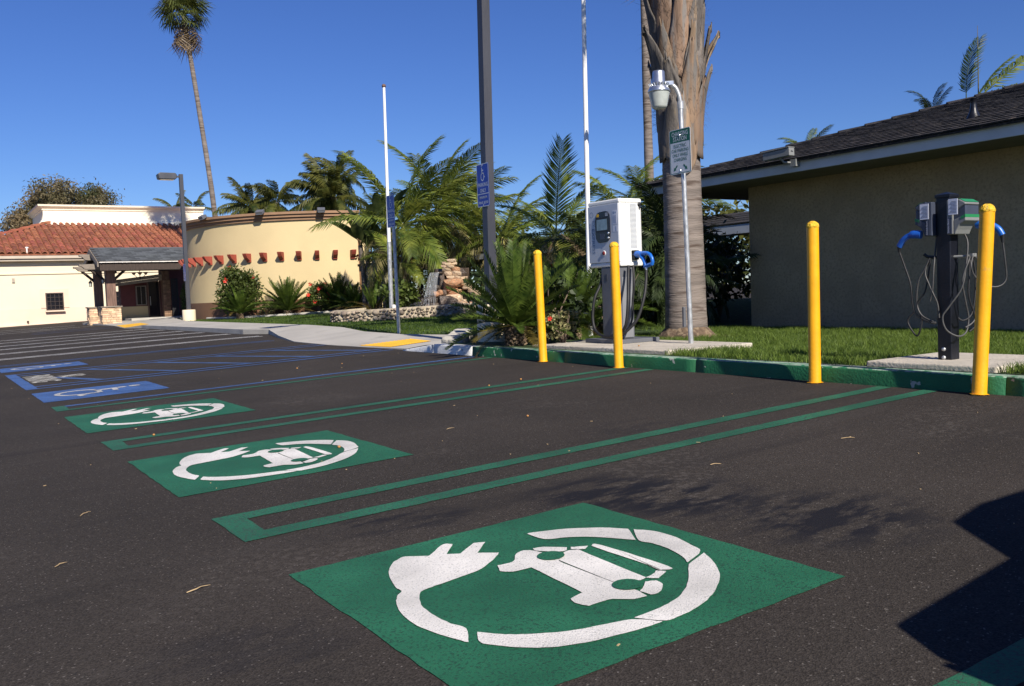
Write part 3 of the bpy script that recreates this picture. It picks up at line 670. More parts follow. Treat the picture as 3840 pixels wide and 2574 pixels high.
# ------------------------------------------------------------------ fast charger
ch = thing('fast_charger', 'white and grey fast charger cabinet on a dark pedestal behind a yellow bollard', 'charger', (5.58,4.37,.30))
X, YA, YB, ZA, ZB = 5.40, 4.108, 4.645, 1.137, 1.872
mb = MB(); mb.bx(5.31,5.86,4.03,4.66,.30,.345); mb.build('base_plate', M['ped_grey'], ch, bevel=.006)
mb = MB(); mb.bx(5.405,5.60,4.14,4.455,.345,ZA+.002); mb.build('pedestal', M['ped_grey'], ch, bevel=.012)
mb = MB(); mb.bx(5.43,5.575,4.133,4.1398,.36,1.02); mb.build('side_panel', M['ped_panel'], ch, bevel=.002)
mb = MB(); mb.bx(5.401,5.4045,4.345,4.375,.99,1.06); mb.build('lock', M['dark_steel'], ch)
prof = [(X,YA),(5.715,YA),(5.745,YA+.03),(5.745,YB),(X,YB)]
def slab(z0, z1, g, name, m, bevel=.012):
    mb = MB(); mb.prism([(X+g,YA+g),(5.715-g*.6,YA+g),(5.745-g,YA+.03),(5.745-g,YB-g),(X+g,YB-g)], (0,0,z1-z0), (0,0,z0)); return mb.build(name, m, ch, bevel=bevel)
body = slab(ZA+.045, ZB-.045, .006, 'cabinet', M['box_white'])
slab(ZB-.05, ZB, 0, 'top_cover', M['box_white'], .015); slab(ZA, ZA+.05, 0, 'bottom_cover', M['box_white'], .015)
mb = MB(); mb.bx(X-.006,X+.004,YA+.014,YB-.006,ZA+.052,ZB-.052); fp = mb.build('front_panel', M['box_silver'], ch, bevel=.003)
mb = MB(); mb.prism(smooth_poly([(4.253,1.416),(4.504,1.405),(4.504,1.744),(4.253,1.755)],2), (-.010,0,0), (X-.0062,0,0), (0,1,0), (0,0,1)); disp = mb.build('display_unit', M['panel_black'], ch)
mb = MB(); mb.bx(X-.0185,X-.0165,4.295,4.475,1.545,1.665); mb.build('screen', M['screen'], disp)
mb = MB(); mb.bx(X-.0178,X-.0165,4.283,4.487,1.525,1.685); mb.build('bezel', M['black'], disp)
for z in (1.455,1.505):
    mb = MB(); mb.lathe((0,0,0), [(.014,0),(.014,.006),(.009,.008),(0,.008)], 14); o = mb.build('button', M['alu'], disp, local=True); o.rotation_euler = (0,R(-90),0); o.location = Vector((X-.0163,4.278,z)) - wloc(disp)
mb = MB(); mb.bx(X-.0175,X-.0163,4.345,4.425,1.445,1.505); mb.build('card_reader', M['case_dark'], disp)
mb = MB()
for i in range(3): mb.bx(X-.0172,X-.0163,4.285,4.325,1.697+i*.013,1.703+i*.013)
mb.build('card_symbol', M['label_white'], disp)
mb = MB(); mb.bx(X-.0172,X-.0163,4.435,4.475,1.695,1.725); mb.build('warning_symbol', M['bollard_cap'], disp)
mb = MB(); mb.lathe((0,0,0), [(.030,0),(.030,.004),(.024,.006),(.022,.003)], 20); o = mb.build('button_ring', M['box_white'], ch, local=True); o.rotation_euler = (0,R(-90),0); o.location = Vector((X-.006,4.376,1.291)) - wloc(ch)
mb = MB(); mb.lathe((0,0,0), [(.021,.002),(.019,.012),(.0,.014)], 20); o = mb.build('stop_button', M['red'], ch, local=True); o.rotation_euler = (0,R(-90),0); o.location = Vector((X-.006,4.376,1.291)) - wloc(ch)
mb = MB(); xx = X-.0074
put_text(mb, 'EV', (xx,4.555,1.625), (0,0,-1), (0,-1,0), .07, .05, .0); o = mb.build('lettering', M['vendor_grey'], fp, fix=False)
mb = MB(); put_text(mb, 'EXPRESS', (xx,4.573,1.43), (0,0,-1), (0,-1,0), .28, .042, .012); mb.build('lettering', M['vendor_blue'], fp, fix=False)
mb = MB(); put_text(mb, 'Electric Vehicle Fast Charger', (xx,4.615,1.465), (0,0,-1), (0,-1,0), .33, .02, .004); mb.build('lettering', M['vendor_blue'], fp, fix=False)
mb = MB()
for P in (ring2(4.575,1.727,.026,.031,20,250), ring2(4.575,1.727,.026,.031,265,380)): mb.add([(xx,p[0],p[1]) for p in P], [tuple(range(len(P)))])
mb.build('logo_ring', M['vendor_blue'], fp, fix=False)
mb = MB(); mb.bx(xx,X-.006,4.145,4.215,1.60,1.745); lb = mb.build('label', M['label_white'], fp)
mb = MB()
for i in range(7): mb.bx(xx-.0008,xx,4.15,4.21,1.612+i*.012,1.615+i*.012)
mb.bx(xx-.0008,xx,4.188,4.203,1.705,1.735); mb.bx(xx-.0008,xx,4.155,4.172,1.712,1.73); mb.build('print', M['vendor_blue'], lb)
mb = MB(); mb.bx(xx,X-.006,4.14,4.21,1.515,1.58); lb = mb.build('label', M['label_white'], fp)
mb = MB()
for i in range(4): mb.bx(xx-.0008,xx,4.148,4.175,1.527+i*.012,1.531+i*.012)
mb.build('print', M['vendor_blue'], lb)
mb = MB(); mb.bx(5.499,5.502,YA+.0035,YA+.0065,ZA+.05,ZB-.05); mb.bx(5.70,5.702,YA+.003,YA+.0065,ZA+.05,ZB-.05); mb.build('door_seam', M['vendor_grey'], ch)
for i in range(36):
    z = 1.335 + i*.0134; mb = MB(); mb.bx(5.556,5.647,YA+.0025,YA+.0075,z,z+.0055); mb.build('vent_slot', M['vendor_grey'], ch)
mb = MB(); mb.lathe((0,0,0), [(.024,0),(.024,.008),(.018,.014),(.0,.015)], 16); mb.bx(-.009,.009,-.045,.0,.006,.02); o = mb.build('door_lock', M['black'], ch, local=True); o.rotation_euler = (R(90),0,0); o.location = Vector((5.693,YA+.006,1.808)) - wloc(ch)
# socket, plug and cables
mb = MB(); mb.bx(5.565,5.635,YA-.035,YA+.006,1.205,1.305)
for i in range(5): mb.bx(5.562,5.638,YA-.032+i*.008,YA-.028+i*.008,1.203,1.307)
mb.build('socket', M['black'], ch, bevel=.004)
outer = [(4.085,1.292),(4.042,1.30),(3.98,1.292),(3.912,1.283),(3.869,1.272),(3.828,1.229),(3.805,1.17),(3.812,1.145),(3.832,1.136),(3.928,1.112),(3.949,1.125),(3.977,1.185),(4.010,1.214),(4.045,1.226),(4.085,1.232)]
hole = [(3.958,1.243),(3.913,1.246),(3.874,1.206),(3.861,1.167),(3.901,1.149),(3.928,1.19)]
mb = MB()
def loft(path, w0, w1, xc, hw):
    """flat-sided solid along a path in the Y-Z plane"""
    mb.tube([(xc,p[0],p[1]) for p in path], [r_ for r_ in w0], 10)
gun = thing('charging_plug', 'blue charging gun plugged into the side of the white fast charger', 'plug', (5.6,4.0,1.2))
mb.tube([(5.6,4.10,1.262),(5.6,4.03,1.262),(5.6,3.985,1.252)], [.036,.037,.034], 12)
mb.build('head', M['blue_plastic'], gun)
mb = MB(); mb.tube([(5.6,4.01,1.262),(5.6,3.95,1.266),(5.6,3.90,1.264),(5.6,3.858,1.245),(5.6,3.828,1.205),(5.6,3.82,1.165),(5.6,3.84,1.142)], [.030,.024,.020,.020,.019,.019,.022], 10)
mb.tube([(5.6,4.0,1.235),(5.6,3.965,1.20),(5.6,3.945,1.155),(5.6,3.93,1.118)], [.026,.021,.02,.022], 10)
mb.tube([(5.6,3.95,1.122),(5.6,3.89,1.132),(5.6,3.825,1.15)], [.021,.023,.02], 10)
mb.build('handle', M['blue_plastic'], gun)
mb = MB(); mb.tube([(5.6,3.92,1.125),(5.595,3.917,1.095),(5.59,3.915,1.07)], [.018,.016,.015], 10); mb.build('strain_relief', M['alu'], gun)
cab = thing('charger_cable', 'thick black cable looping from the blue gun down past the dark pedestal', 'cable', (5.4,4.0,.4))
def curve_pts(P, n=6):
    P = [Vector(p) for p in P]; out = []
    for i in range(len(P)-1):
        p0 = P[max(i-1,0)]; p1 = P[i]; p2 = P[i+1]; p3 = P[min(i+2,len(P)-1)]
        for k in range(n):
            t = k/n; out.append(.5*((2*p1)+(p2-p0)*t+(2*p0-5*p1+4*p2-p3)*t*t+(3*p1-p0-3*p2+p3)*t**3))
    return out + [P[-1]]
mb = MB(); mb.tube(curve_pts([(5.59,3.915,1.085),(5.57,3.90,.97),(5.50,3.86,.80),(5.42,3.88,.58),(5.34,3.96,.45),(5.30,4.06,.40),(5.28,4.22,.375),(5.29,4.38,.40),(5.30,4.475,.47),(5.31,4.51,.61),(5.34,4.50,.80),(5.42,4.49,.95),(5.46,4.47,1.13)]), .0165, 10); mb.build('lead', M['cable'], cab)
mb = MB(); mb.tube(curve_pts([(5.47,4.06,1.14),(5.44,4.04,1.0),(5.36,3.96,.78),(5.34,3.965,.58),(5.34,4.02,.46),(5.31,4.13,.40),(5.30,4.2,.385)]), .0165, 10); mb.build('lead', M['cable'], cab)
mb = MB(); mb.tube(curve_pts([(5.56,4.09,1.14),(5.53,4.05,.95),(5.52,4.07,.75),(5.50,4.07,.55),(5.42,4.08,.42),(5.35,4.14,.385)]), .0125, 8); mb.build('lead', M['cable'], cab)

# ------------------------------------------------------------------ lamp pole with charging sign
PX, PY = 5.70, 3.385
lp = thing('charging_sign_pole', 'galvanised pole with green and white charging station sign and an arm lamp', 'sign', (PX,PY,.30))
LN = Vector((.015,.055,1.0))                                     # slight lean
def pp(z): return (PX + .035*(z-.3)/2.5, PY + .09*(z-.3)/2.5, z)
mb = MB(); mb.tube([(pp(.30)[0],pp(.30)[1],.299), pp(1.5), pp(2.76)], [.0265,.0255,.0255], 18); mb.build('pole', M['steel'], lp)
mb = MB(); mb.tube([pp(2.72), pp(2.80)], [.031,.031], 18); mb.build('collar', M['steel'], lp)
top = Vector(pp(2.78)); ld = Vector((-.78,.60,0)).normalized()
mb = MB(); mb.tube(curve_pts([top, top+Vector((0,0,.08))+ld*.012, top+Vector((0,0,.16))+ld*.045, top+Vector((0,0,.205))+ld*.10]), .022, 14); mb.build('arm', M['steel'], lp)
hc = top + ld*.215 + Vector((0,0,.17))
mb = MB(); q = top+Vector((0,0,.21))+ld*.12; mb.obox(q, (.055,.022,.022), rz=math.atan2(ld.y,ld.x)); mb.build('clamp', M['alu'], lp, bevel=.004)
mb = MB(); mb.lathe(hc, [(.0,.175),(.055,.172),(.062,.16),(.066,.06),(.075,.045),(.10,.0),(.115,-.03),(.117,-.045),(.110,-.05)], 26); mb.build('lamp_housing', M['alu'], lp)
mb = MB()
for i in range(22): a = 2*math.pi*i/22; mb.obox(hc+Vector((math.cos(a)*.092,math.sin(a)*.092,.012)), (.004,.006,.03), rz=a, ry=R(27))
mb.build('cooling_rib', M['alu'], lp)
mb = MB(); prof = []
for i in range(15): t = i/14; prof.append((.108-.032*t+(.002 if i % 2 else 0), -.048-.15*t))
mb.lathe(hc, prof + [(.06,-.215),(0,-.218)], 26); mb.build('lamp_lens', M['lens'], lp)
# sign: centre, facing the car park and the viewer
sc = Vector(pp(2.285)); U = Vector((0,-1,0)); N = Vector((-1,0,0)); V = Vector((0,0,1))
sw2, sh2 = .1525, .229; so_ = sc + N*.031 + U*.0
def rrect(w, h, r_, n=5):
    P = []
    for cx, cy, a0 in ((w-r_,h-r_,0),(-w+r_,h-r_,90),(-w+r_,-h+r_,180),(w-r_,-h+r_,270)):
        for i in range(n+1): a = R(a0+90*i/n); P.append((cx+r_*math.cos(a), cy+r_*math.sin(a)))
    return P
mb = MB(); mb.prism(rrect(sw2,sh2,.022), N*.003, so_, U, V); sp = mb.build('sign_plate', M['sign_white'], lp)
mb = MB(); o2 = so_+N*.0034
def ringstrip(mb, w, h, r_, t, o, U, V):
    A_, B_ = rrect(w,h,r_), rrect(w-t,h-t,max(r_-t,.004)); n = len(A_)
    mb.add([o+U*p[0]+V*p[1] for p in A_+B_], [(i,(i+1)%n,n+(i+1)%n,n+i) for i in range(n)])
ringstrip(mb, sw2-.006, sh2-.006, .018, .006, o2, U, V); mb.build('border', M['sign_green'], sp, fix=False)
mb = MB(); P = [p for p in rrect(sw2-.011,sh2-.011,.014)]; P = [(p[0], max(p[1], .095)) for p in P if p[1] > 0]; P = [(-sw2+.011,.095)] + [p for p in P[::-1]] + [(sw2-.011,.095)]
mb.add([o2+U*p[0]+V*p[1] for p in P], [tuple(range(len(P)))]); mb.build('header', M['sign_green'], sp, fix=False)
o3 = o2+N*.0006
for s, z, w in (('CHARGING',.160,.235),('STATION',.108,.195)): mb = MB(); put_text(mb, s, o3+V*z, U, V, w, .044, .012); mb.build('lettering', M['sign_white'], sp, fix=False)
for s, z, w in (('ELECTRIC',.042,.18),('CAR PARKING',-.005,.245),('ONLY WHILE',-.052,.22),('CHARGING',-.099,.185)): mb = MB(); put_text(mb, s, o3+V*z, U, V, w, .034, .008); mb.build('lettering', M['sign_green'], sp, fix=False)
for s in (-1,1):
    c = o3+V*-.165+U*(.07*s); d = (U*s-V*1.0).normalized(); e = Vector(d).cross(N)
    P = [(-.035,.008),(.008,.008),(.008,.020),(.042,0),(.008,-.020),(.008,-.008),(-.035,-.008)]
    mb = MB(); mb.add([c+d*p[0]+e*p[1] for p in P], [tuple(range(7))]); mb.build('arrow', M['sign_green'], sp, fix=False)
for z in (.165,-.195):
    mb = MB(); c = o3+V*z; mb.tube([c, c+N*.006], [.010,.007], 10); mb.build('bolt', M['alu'], sp)
mb = MB(); mb.bx(PX-.06,PX-.03,PY+.03,PY+.06,.47,.68); tag(mb.build('outlet_box', M['ped_grey'], bevel=.006), 'small grey electrical box behind the foot of the galvanised pole', 'box')

# ------------------------------------------------------------------ black charger post
bp_ = thing('charger_post', 'black square post with two wall chargers and hanging leads on a slab', 'charger', (5.17,.275,.30))
x0,x1,y0,y1 = 5.12,5.225,.222,.325
mb = MB(); mb.bx(x0,x1,y0,y1,.299,1.455); mb.build('post', M['post_black'], bp_, bevel=.006)
mb = MB(); mb.add([(x0-.006,y0-.006,1.45),(x1+.006,y0-.006,1.45),(x1+.006,y1+.006,1.45),(x0-.006,y1+.006,1.45),(x0-.006,y0-.006,1.472),(x1+.006,y0-.006,1.472),(x1+.006,y1+.006,1.472),(x0-.006,y1+.006,1.472),((x0+x1)/2,(y0+y1)/2,1.492)],
    [(0,1,5,4),(1,2,6,5),(2,3,7,6),(3,0,4,7),(4,5,8),(5,6,8),(6,7,8),(7,4,8),(0,3,2,1)]); mb.build('post_cap', M['post_black'], bp_, bevel=.003)
for z in (.376,.315):
    mb = MB(); mb.lathe((0,0,0), [(.016,0),(.015,.006),(.009,.012),(0,.012)], 8); o = mb.build('bolt', M['steel'], bp_, local=True); o.rotation_euler = (0,R(-90),0); o.location = Vector((x0-.001,.278,z)) - wloc(bp_)
def charger_unit(s):
    """s = -1 near side, +1 far side of the post"""
    f = y0-.004 if s < 0 else y1+.004; d = lambda t: f + s*t
    # body seen from -X: back plate, sloping hood, lower nose
    mb = MB(); P = [(0,1.425),(0,1.185),(.045,1.185),(.045,1.425)]
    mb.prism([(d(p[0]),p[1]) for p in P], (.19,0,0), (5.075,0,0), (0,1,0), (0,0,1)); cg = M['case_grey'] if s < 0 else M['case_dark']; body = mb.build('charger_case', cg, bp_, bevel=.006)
    mb = MB(); P = [(.046,1.428),(.09,1.424),(.13,1.40),(.132,1.388),(.046,1.335)]
    mb.prism([(d(p[0]),p[1]) for p in P], (.18,0,0), (5.08,0,0), (0,1,0), (0,0,1)); mb.build('hood', cg, body, bevel=.006)
    mb = MB(); mb.prism([(d(p[0]),p[1]) for p in [(.06,1.431),(.09,1.428),(.131,1.403),(.09,1.4245)]], (.17,0,0), (5.085,0,0), (0,1,0), (0,0,1)); mb.build('hood_trim', M['case_green'], body)
    mb = MB(); mb.prism([(d(p[0]),p[1]) for p in [(.047,1.334),(.127,1.38),(.127,1.315),(.047,1.285)]], (.17,0,0), (5.085,0,0), (0,1,0), (0,0,1)); mb.build('recess', M['case_dark'], body)
    mb = MB(); mb.prism([(d(p[0]),p[1]) for p in [(.047,1.285),(.131,1.316),(.134,1.275),(.09,1.25),(.07,1.215),(.058,1.185),(.047,1.185)]], (.18,0,0), (5.08,0,0), (0,1,0), (0,0,1)); mb.build('nose', cg, body, bevel=.005)
    mb = MB(); mb.prism([(d(p[0]),p[1]) for p in [(.10,1.305),(.1325,1.3175),(.1335,1.297),(.10,1.287)]], (.176,0,0), (5.078,0,0), (0,1,0), (0,0,1)); mb.build('status_strip', M['case_green'], body)
    mb = MB(); mb.bx(5.0705,5.0745,d(.012) if s > 0 else d(.038), d(.038) if s > 0 else d(.012), 1.19, 1.30); st = mb.build('name_strip', M['case_dark'], body)
    mb = MB(); put_text(mb, 'Schneider Electric', (5.0700,d(.025)+.005,1.245), (0,0,1), (0,1,0), .10, .012, .003) if s < 0 else put_text(mb, 'Schneider Electric', (5.0700,d(.025)+.005,1.245), (0,0,1), (0,1,0), .10, .012, .003)
    mb.build('lettering', M['label_white'], st, fix=False)
    ya, yb = sorted((d(.018), d(.085))); zc = 1.375 if s < 0 else 1.36
    mb = MB(); mb.bx(5.066,5.069,ya,yb,zc-.055,zc+.055); lb = mb.build('notice', M['label_white'], body)
    mb = MB()
    for i in range(9): mb.bx(5.0652,5.066,ya+.008,yb-.006-(i%3)*.008,zc-.042+i*.0095,zc-.039+i*.0095)
    mb.build('print', M['label_ink'], lb)
charger_unit(-1); charger_unit(1)
def gun2(name, label, P, rad, mm):
    t = thing(name, label, 'plug', P[0], 'blue charging plugs of the black post')
    mb = MB(); mb.tube(curve_pts(P[:4],4), [rad[0]]*5+[rad[1]]*8, 12); mb.build('handle', mm, t)
    mb = MB(); mb.tube(P[3:5], [.017,.010], 10); mb.build('strain_relief', M['black'], t); return t
gun2('charging_plug', 'blue charging plug sticking out left of the black post', [(5.10,.425,1.20),(5.09,.49,1.205),(5.08,.55,1.175),(5.08,.588,1.125),(5.08,.590,1.085)], [.030,.022], M['blue_dark'])
gun2('charging_plug', 'blue charging plug on the right of the black post, half behind the bollard', [(5.30,.13,1.255),(5.31,.06,1.25),(5.33,.00,1.215),(5.34,-.028,1.165),(5.34,-.03,1.115)], [.034,.022], M['blue_plastic'])
mb = MB(); mb.bx(5.20,5.25,.105,.135,1.025,1.048); mb.tube([(5.17,.225,1.03),(5.2,.13,1.03)], .010, 8); mb.build('lead_hook', M['case_grey'], bp_)
mb = MB(); mb.tube([(5.16,.325,1.03),(5.13,.40,1.04),(5.12,.42,1.06)], .012, 8); mb.build('lead_hook', M['black'], bp_)
def lead(name, label, paths):
    t = thing(name, label, 'cable', paths[0][0][0], 'leads hung on the black charger post')
    for P, r_, mm in paths: mb = MB(); mb.tube(curve_pts(P), r_, 7); mb.build('lead', M[mm], t)
lead('charging_lead', 'dark lead looping down left of the black post almost to the grass', [
 ([(5.08,.590,1.09),(5.09,.555,.98),(5.09,.511,.85),(5.09,.496,.71),(5.09,.478,.64),(5.09,.435,.60),(5.09,.365,.57),(5.11,.327,.56)], .0064, 'cable'),
 ([(5.12,.375,1.03),(5.10,.41,.94),(5.09,.448,.864),(5.09,.462,.71),(5.09,.424,.618),(5.11,.33,.565)], .0064, 'cable_grey'),
 ([(5.14,.38,1.035),(5.10,.40,.93),(5.09,.365,.84),(5.09,.333,.77),(5.105,.312,.70),(5.105,.30,.60)], .006, 'cable_grey'),
 ([(5.09,.48,.65),(5.08,.527,.59),(5.08,.516,.538),(5.08,.46,.47),(5.08,.431,.518),(5.09,.424,.60),(5.09,.46,.70),(5.10,.40,.80),(5.12,.37,1.02)], .0064, 'cable'),
 ([(5.15,.34,1.19),(5.14,.345,1.08),(5.10,.335,.95),(5.09,.34,.80),(5.09,.36,.72)], .006, 'cable_grey')])
Yr_ = .14
lead('charging_lead', 'grey lead coiled in loose loops on the right of the black post', [
 ([(5.22,.13,1.035),(5.17,.12,.99),(5.13,.14,.86),(5.17,.14,.70),(5.20,.14,.60),(5.17,.14,.50),(5.10,.16,.472),(5.04,.21,.52),(5.03,.23,.61),(5.06,.20,.68),(5.12,.14,.81),(5.16,.13,.97),(5.20,.14,1.12),(5.21,.17,1.19)], .0064, 'cable_grey'),
 ([(5.22,.12,1.04),(5.28,.10,.985),(5.30,.10,.90),(5.34,.10,.80),(5.30,.11,.67),(5.23,.12,.57),(5.16,.14,.53)], .0064, 'cable_grey'),
 ([(5.22,.11,1.045),(5.17,.10,.96),(5.20,.09,.885),(5.27,.05,.82),(5.34,.0,.81),(5.38,-.03,.86),(5.36,-.035,.98),(5.34,-.03,1.12)], .0064, 'cable_grey'),
 ([(5.24,.13,1.03),(5.26,.12,.90),(5.25,.12,.75),(5.22,.13,.62),(5.15,.15,.58),(5.12,.17,.60)], .0064, 'cable'),
 ([(5.23,.14,1.03),(5.20,.13,.90),(5.19,.13,.75),(5.24,.12,.62),(5.25,.12,.54),(5.19,.13,.50)], .0064, 'cable')])
# ------------------------------------------------------------------ grass
def blades(name, label, pts, hmin, hmax, wid, m, seed=1, lean=.5):
    """thousands of single grass blades; pts: array of x, y, z"""
    rs = np.random.RandomState(seed); n = len(pts)
    a = rs.uniform(0, 2*np.pi, n); h = rs.uniform(hmin, hmax, n); l_ = rs.uniform(.1, lean, n)*h; b = rs.uniform(0, 2*np.pi, n)
    w = wid*rs.uniform(.7, 1.3, n); s = np.stack([np.cos(a)*w, np.sin(a)*w, 0*a], 1); d = np.stack([np.cos(b)*l_, np.sin(b)*l_, 0*b], 1)
    up = np.stack([0*h, 0*h, h], 1)
    V = np.stack([pts-s, pts+s, pts+s*.7+d*.35+up*.6, pts-s*.7+d*.35+up*.6, pts+d+up], 1).reshape(-1, 3)
    i = np.arange(n)*5; F4 = np.stack([i,i+1,i+2,i+3], 1); F3 = np.stack([i+3,i+2,i+4], 1)
    me = bpy.data.meshes.new(name); me.vertices.add(len(V)); me.vertices.foreach_set('co', V.ravel().astype('f4'))
    li = np.concatenate([F4, F3], 1).ravel(); ls = np.stack([np.arange(n)*7, np.arange(n)*7+4], 1).ravel(); lt = np.tile([4,3], n)
    me.loops.add(len(li)); me.loops.foreach_set('vertex_index', li.astype('i4'))
    me.polygons.add(2*n); me.polygons.foreach_set('loop_start', ls.astype('i4')); me.polygons.foreach_set('loop_total', lt.astype('i4'))
    me.update(calc_edges=True); me.materials.append(m)
    o = link(name, me); stuff(o); o['label'] = label; return o
rs = np.random.RandomState(11)
n = 210000
px = rs.uniform(4.79, 10.38, n); py = rs.uniform(-1.2, 9.2, n)
ok = (py > -3.38 + .51*(px+.98) - .5)
ok &= ~((px < 6.03) & (py > 2.83) & (py < 4.91)) & ~((px < 5.75) & (py > -.28) & (py < .69))
ok &= ~((px < 6.4) & (py > 4.9)) & ~((px-7.3)**2 + (py-5.07)**2 < .27**2)
ok &= ~((px > 5.9) & (px < 8.6) & (py > 6.3)) & ~((px > 8.6) & (py > 7.0) & (rs.rand(n) < .7))
dist = np.hypot(px+.98, py+3.38); ok &= rs.rand(n) < np.clip(8/dist, .3, 1)
px, py = px[ok], py[ok]; pz = np.array([lawn_z(a, b) for a, b in zip(px, py)])
nz_ = np.array([noise.noise((a*1.7, b*1.7, 0)) for a, b in zip(px, py)])
P = np.stack([px, py, pz-.004], 1)
k = nz_ > -.05
blades('grass', 'long green grass of the lawn before the dark stucco wall', P[k], .04, .085, .0030, M['blade'], 2, .9)
blades('grass', 'shorter tufts of grass of the lawn before the dark stucco wall', P[~k], .03, .06, .003, M['blade'], 3, .9)
# far lawn along the sidewalk
FARX = [(9.0,9.6),(12,10.2),(15,10.6),(16.5,9.4),(17.2,8.5),(19,9.3),(21,9.9),(25,10.8),(26,9.9),(27,8.75),(28,8.1),(29,7.8),(30.5,7.55),(33,7.4)]
n = 60000
py = rs.uniform(9.0, 33.5, n); px = rs.uniform(5.9, 9.8, n)
a0 = np.array([lerp1(swfar, b) for b in py]); a1 = np.array([lerp1(FARX, b) for b in py])
u_ = (px-7.55)*.833-(py-17.1)*.551; v_ = (px-7.55)*.551+(py-17.1)*.833
ok = (px > a0+.03) & (px < a1) & ~((u_ > -.25) & (u_ < 5) & (v_ > -.30*(1-((u_-1.7)/2.0)**2))) & (rs.rand(n) < np.clip(14/np.hypot(px, py+3), .3, 1)); px, py = px[ok], py[ok]
pz = np.array([lawn_z(a, b) for a, b in zip(px, py)])
blades('grass', 'short sunlit grass between the sidewalk and the fountain and curved wall', np.stack([px, py, pz-.003], 1), .025, .05, .008, M['blade_far'], 5, .9)

# ------------------------------------------------------------------ leaf makers
def frond_mb(L, n, ll, lw, bend, seed, pet=.12, vee=.35, droop=.5, fwd=.9, rach=.012, tw=0., prof=None):
    """feather leaf along +X, arching down; leaflets as small folded blades"""
    rnd = random.Random(seed); b = MB(); pts = []; k = 14; x = z = y = 0.; side = rnd.uniform(-.12, .12)
    for i in range(k+1):
        t = i/k; a = -bend*t**1.4
        pts.append((Vector((x,y,z)), Vector((math.cos(a),side*t,math.sin(a))).normalized()))
        x += math.cos(a)*L/k; z += math.sin(a)*L/k; y += side*t*L/k
    b.tube([p[0] for p in pts], [rach*(1-.85*i/k) for i in range(k+1)], 4, False)
    def at(t): i = min(int(t*k), k-1); q = t*k-i; return pts[i][0].lerp(pts[i+1][0], q), pts[i][1].lerp(pts[i+1][1], q).normalized()
    for j in range(n):
        t = pet + (1-pet)*(j+.5)/n; p, d = at(min(t,.999)); s0 = Vector((-d.y, d.x, 0)).normalized(); up = s0.cross(d)*-1
        if up.z < 0: up = -up
        u = (t-pet)/(1-pet); sz = (.38+.62*math.sin(math.pi*min(1,u*.85+.12))**.8) if prof is None else prof(u)
        for s in (-1, 1):
            l_ = ll*sz*rnd.uniform(.85,1.1); f = fwd*(.75+.6*u)+rnd.uniform(-.12,.12); v = vee+rnd.uniform(-.15,.15)
            dr = (s0*s*1.0 + d*f + up*v).normalized(); q = rnd.uniform(.7,1.3)*droop
            m1 = p + dr*l_*.5; e = p + (dr + Vector((0,0,-q))).normalized()*l_*.98 + Vector((0,0,-.02*q))
            m1 = m1 + Vector((0,0,-.10*q*l_)); w = d*lw*(.5+.5*sz)*.5
            b.add([p-w*.6, p+w*.6, m1+w, m1-w, e], [(0,1,2,3),(3,2,4)])
    return b
def frond_set(m, specs, mdead=None, **kw):
    return [frond_mb(seed=i*7+3, **dict(kw, **s)).mesh('frond', m) for i, s in enumerate(specs)]
KING = frond_set(M['leaf_palm'], [dict(bend=.75),dict(bend=1.15),dict(bend=.45),dict(bend=1.5)], L=2.1, n=52, ll=.60, lw=.044, vee=.30, droop=.42, rach=.02)
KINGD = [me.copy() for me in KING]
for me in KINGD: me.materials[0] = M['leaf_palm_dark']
QUEEN = frond_set(M['leaf_queen'], [dict(bend=1.0),dict(bend=1.7),dict(bend=.6)], L=1.9, n=40, ll=.56, lw=.062, vee=.1, droop=1.2, rach=.022, fwd=.6)
DEAD = frond_set(M['leaf_dead'], [dict(bend=.4),dict(bend=.9)], L=1.5, n=30, ll=.38, lw=.026, vee=-.1, droop=.6, rach=.018, fwd=1.1)
DRY = frond_set(M['leaf_dry'], [dict(bend=1.2),dict(bend=1.7)], L=1.9, n=38, ll=.5, lw=.045, vee=0., droop=1.0, rach=.016)
PYG = frond_set(M['leaf_palm_dark'], [dict(bend=.9),dict(bend=1.4),dict(bend=.5)], L=1.25, n=40, ll=.34, lw=.03, vee=.1, droop=.4, rach=.01)
CYC = frond_set(M['leaf_cycad'], [dict(bend=.25),dict(bend=.4),dict(bend=.1),dict(bend=.65)], L=1.0, n=50, ll=.165, lw=.021, vee=.55, droop=.05, fwd=.55, rach=.010, pet=.10)
CYCO = frond_set(M['leaf_cycad_old'], [dict(bend=.6),dict(bend=.9)], L=.95, n=40, ll=.15, lw=.013, vee=.35, droop=.1, fwd=.55, rach=.010, pet=.10)
def add_frond(t, me, pos, az, el, sc=1., roll=0.):
    o = link('frond', me, t); o.location = pos; o.rotation_mode = 'XYZ'
    o.rotation_euler = (Matrix.Rotation(az,3,'Z') @ Matrix.Rotation(-el,3,'Y') @ Matrix.Rotation(roll,3,'X')).to_euler(); o.scale = (sc,sc,sc); return o
def crown(t, top, sets, n, sc, seed, emax=80, emin=-35, wind=0., windaz=0., r0=.05):
    rnd = random.Random(seed)
    for i in range(n):
        az = i*2.39996 + rnd.uniform(-.25,.25); el = R(emax + (emin-emax)*((i+.5)/n)**.85 + rnd.uniform(-7,7))
        if wind: az = az + wind*math.sin(windaz-az)
        me = sets(i, n, rnd); add_frond(t, me, (top[0]+math.cos(az)*r0, top[1]+math.sin(az)*r0, top[2]+.05*(1-i/n)), az, el, sc*rnd.uniform(.85,1.12), rnd.uniform(-.35,.35))
def trunk_mb(P, rad, rings=0, n=14, amp=.02):
    pts = curve_pts(P, 8); k = len(pts); rr = []
    for i in range(k): t = i/(k-1); rr.append(lerp1([(j/(len(rad)-1), r_) for j, r_ in enumerate(rad)], t)*(1+amp*math.sin(i*2.1)))
    b = MB(); b.tube(pts, rr, n); return b
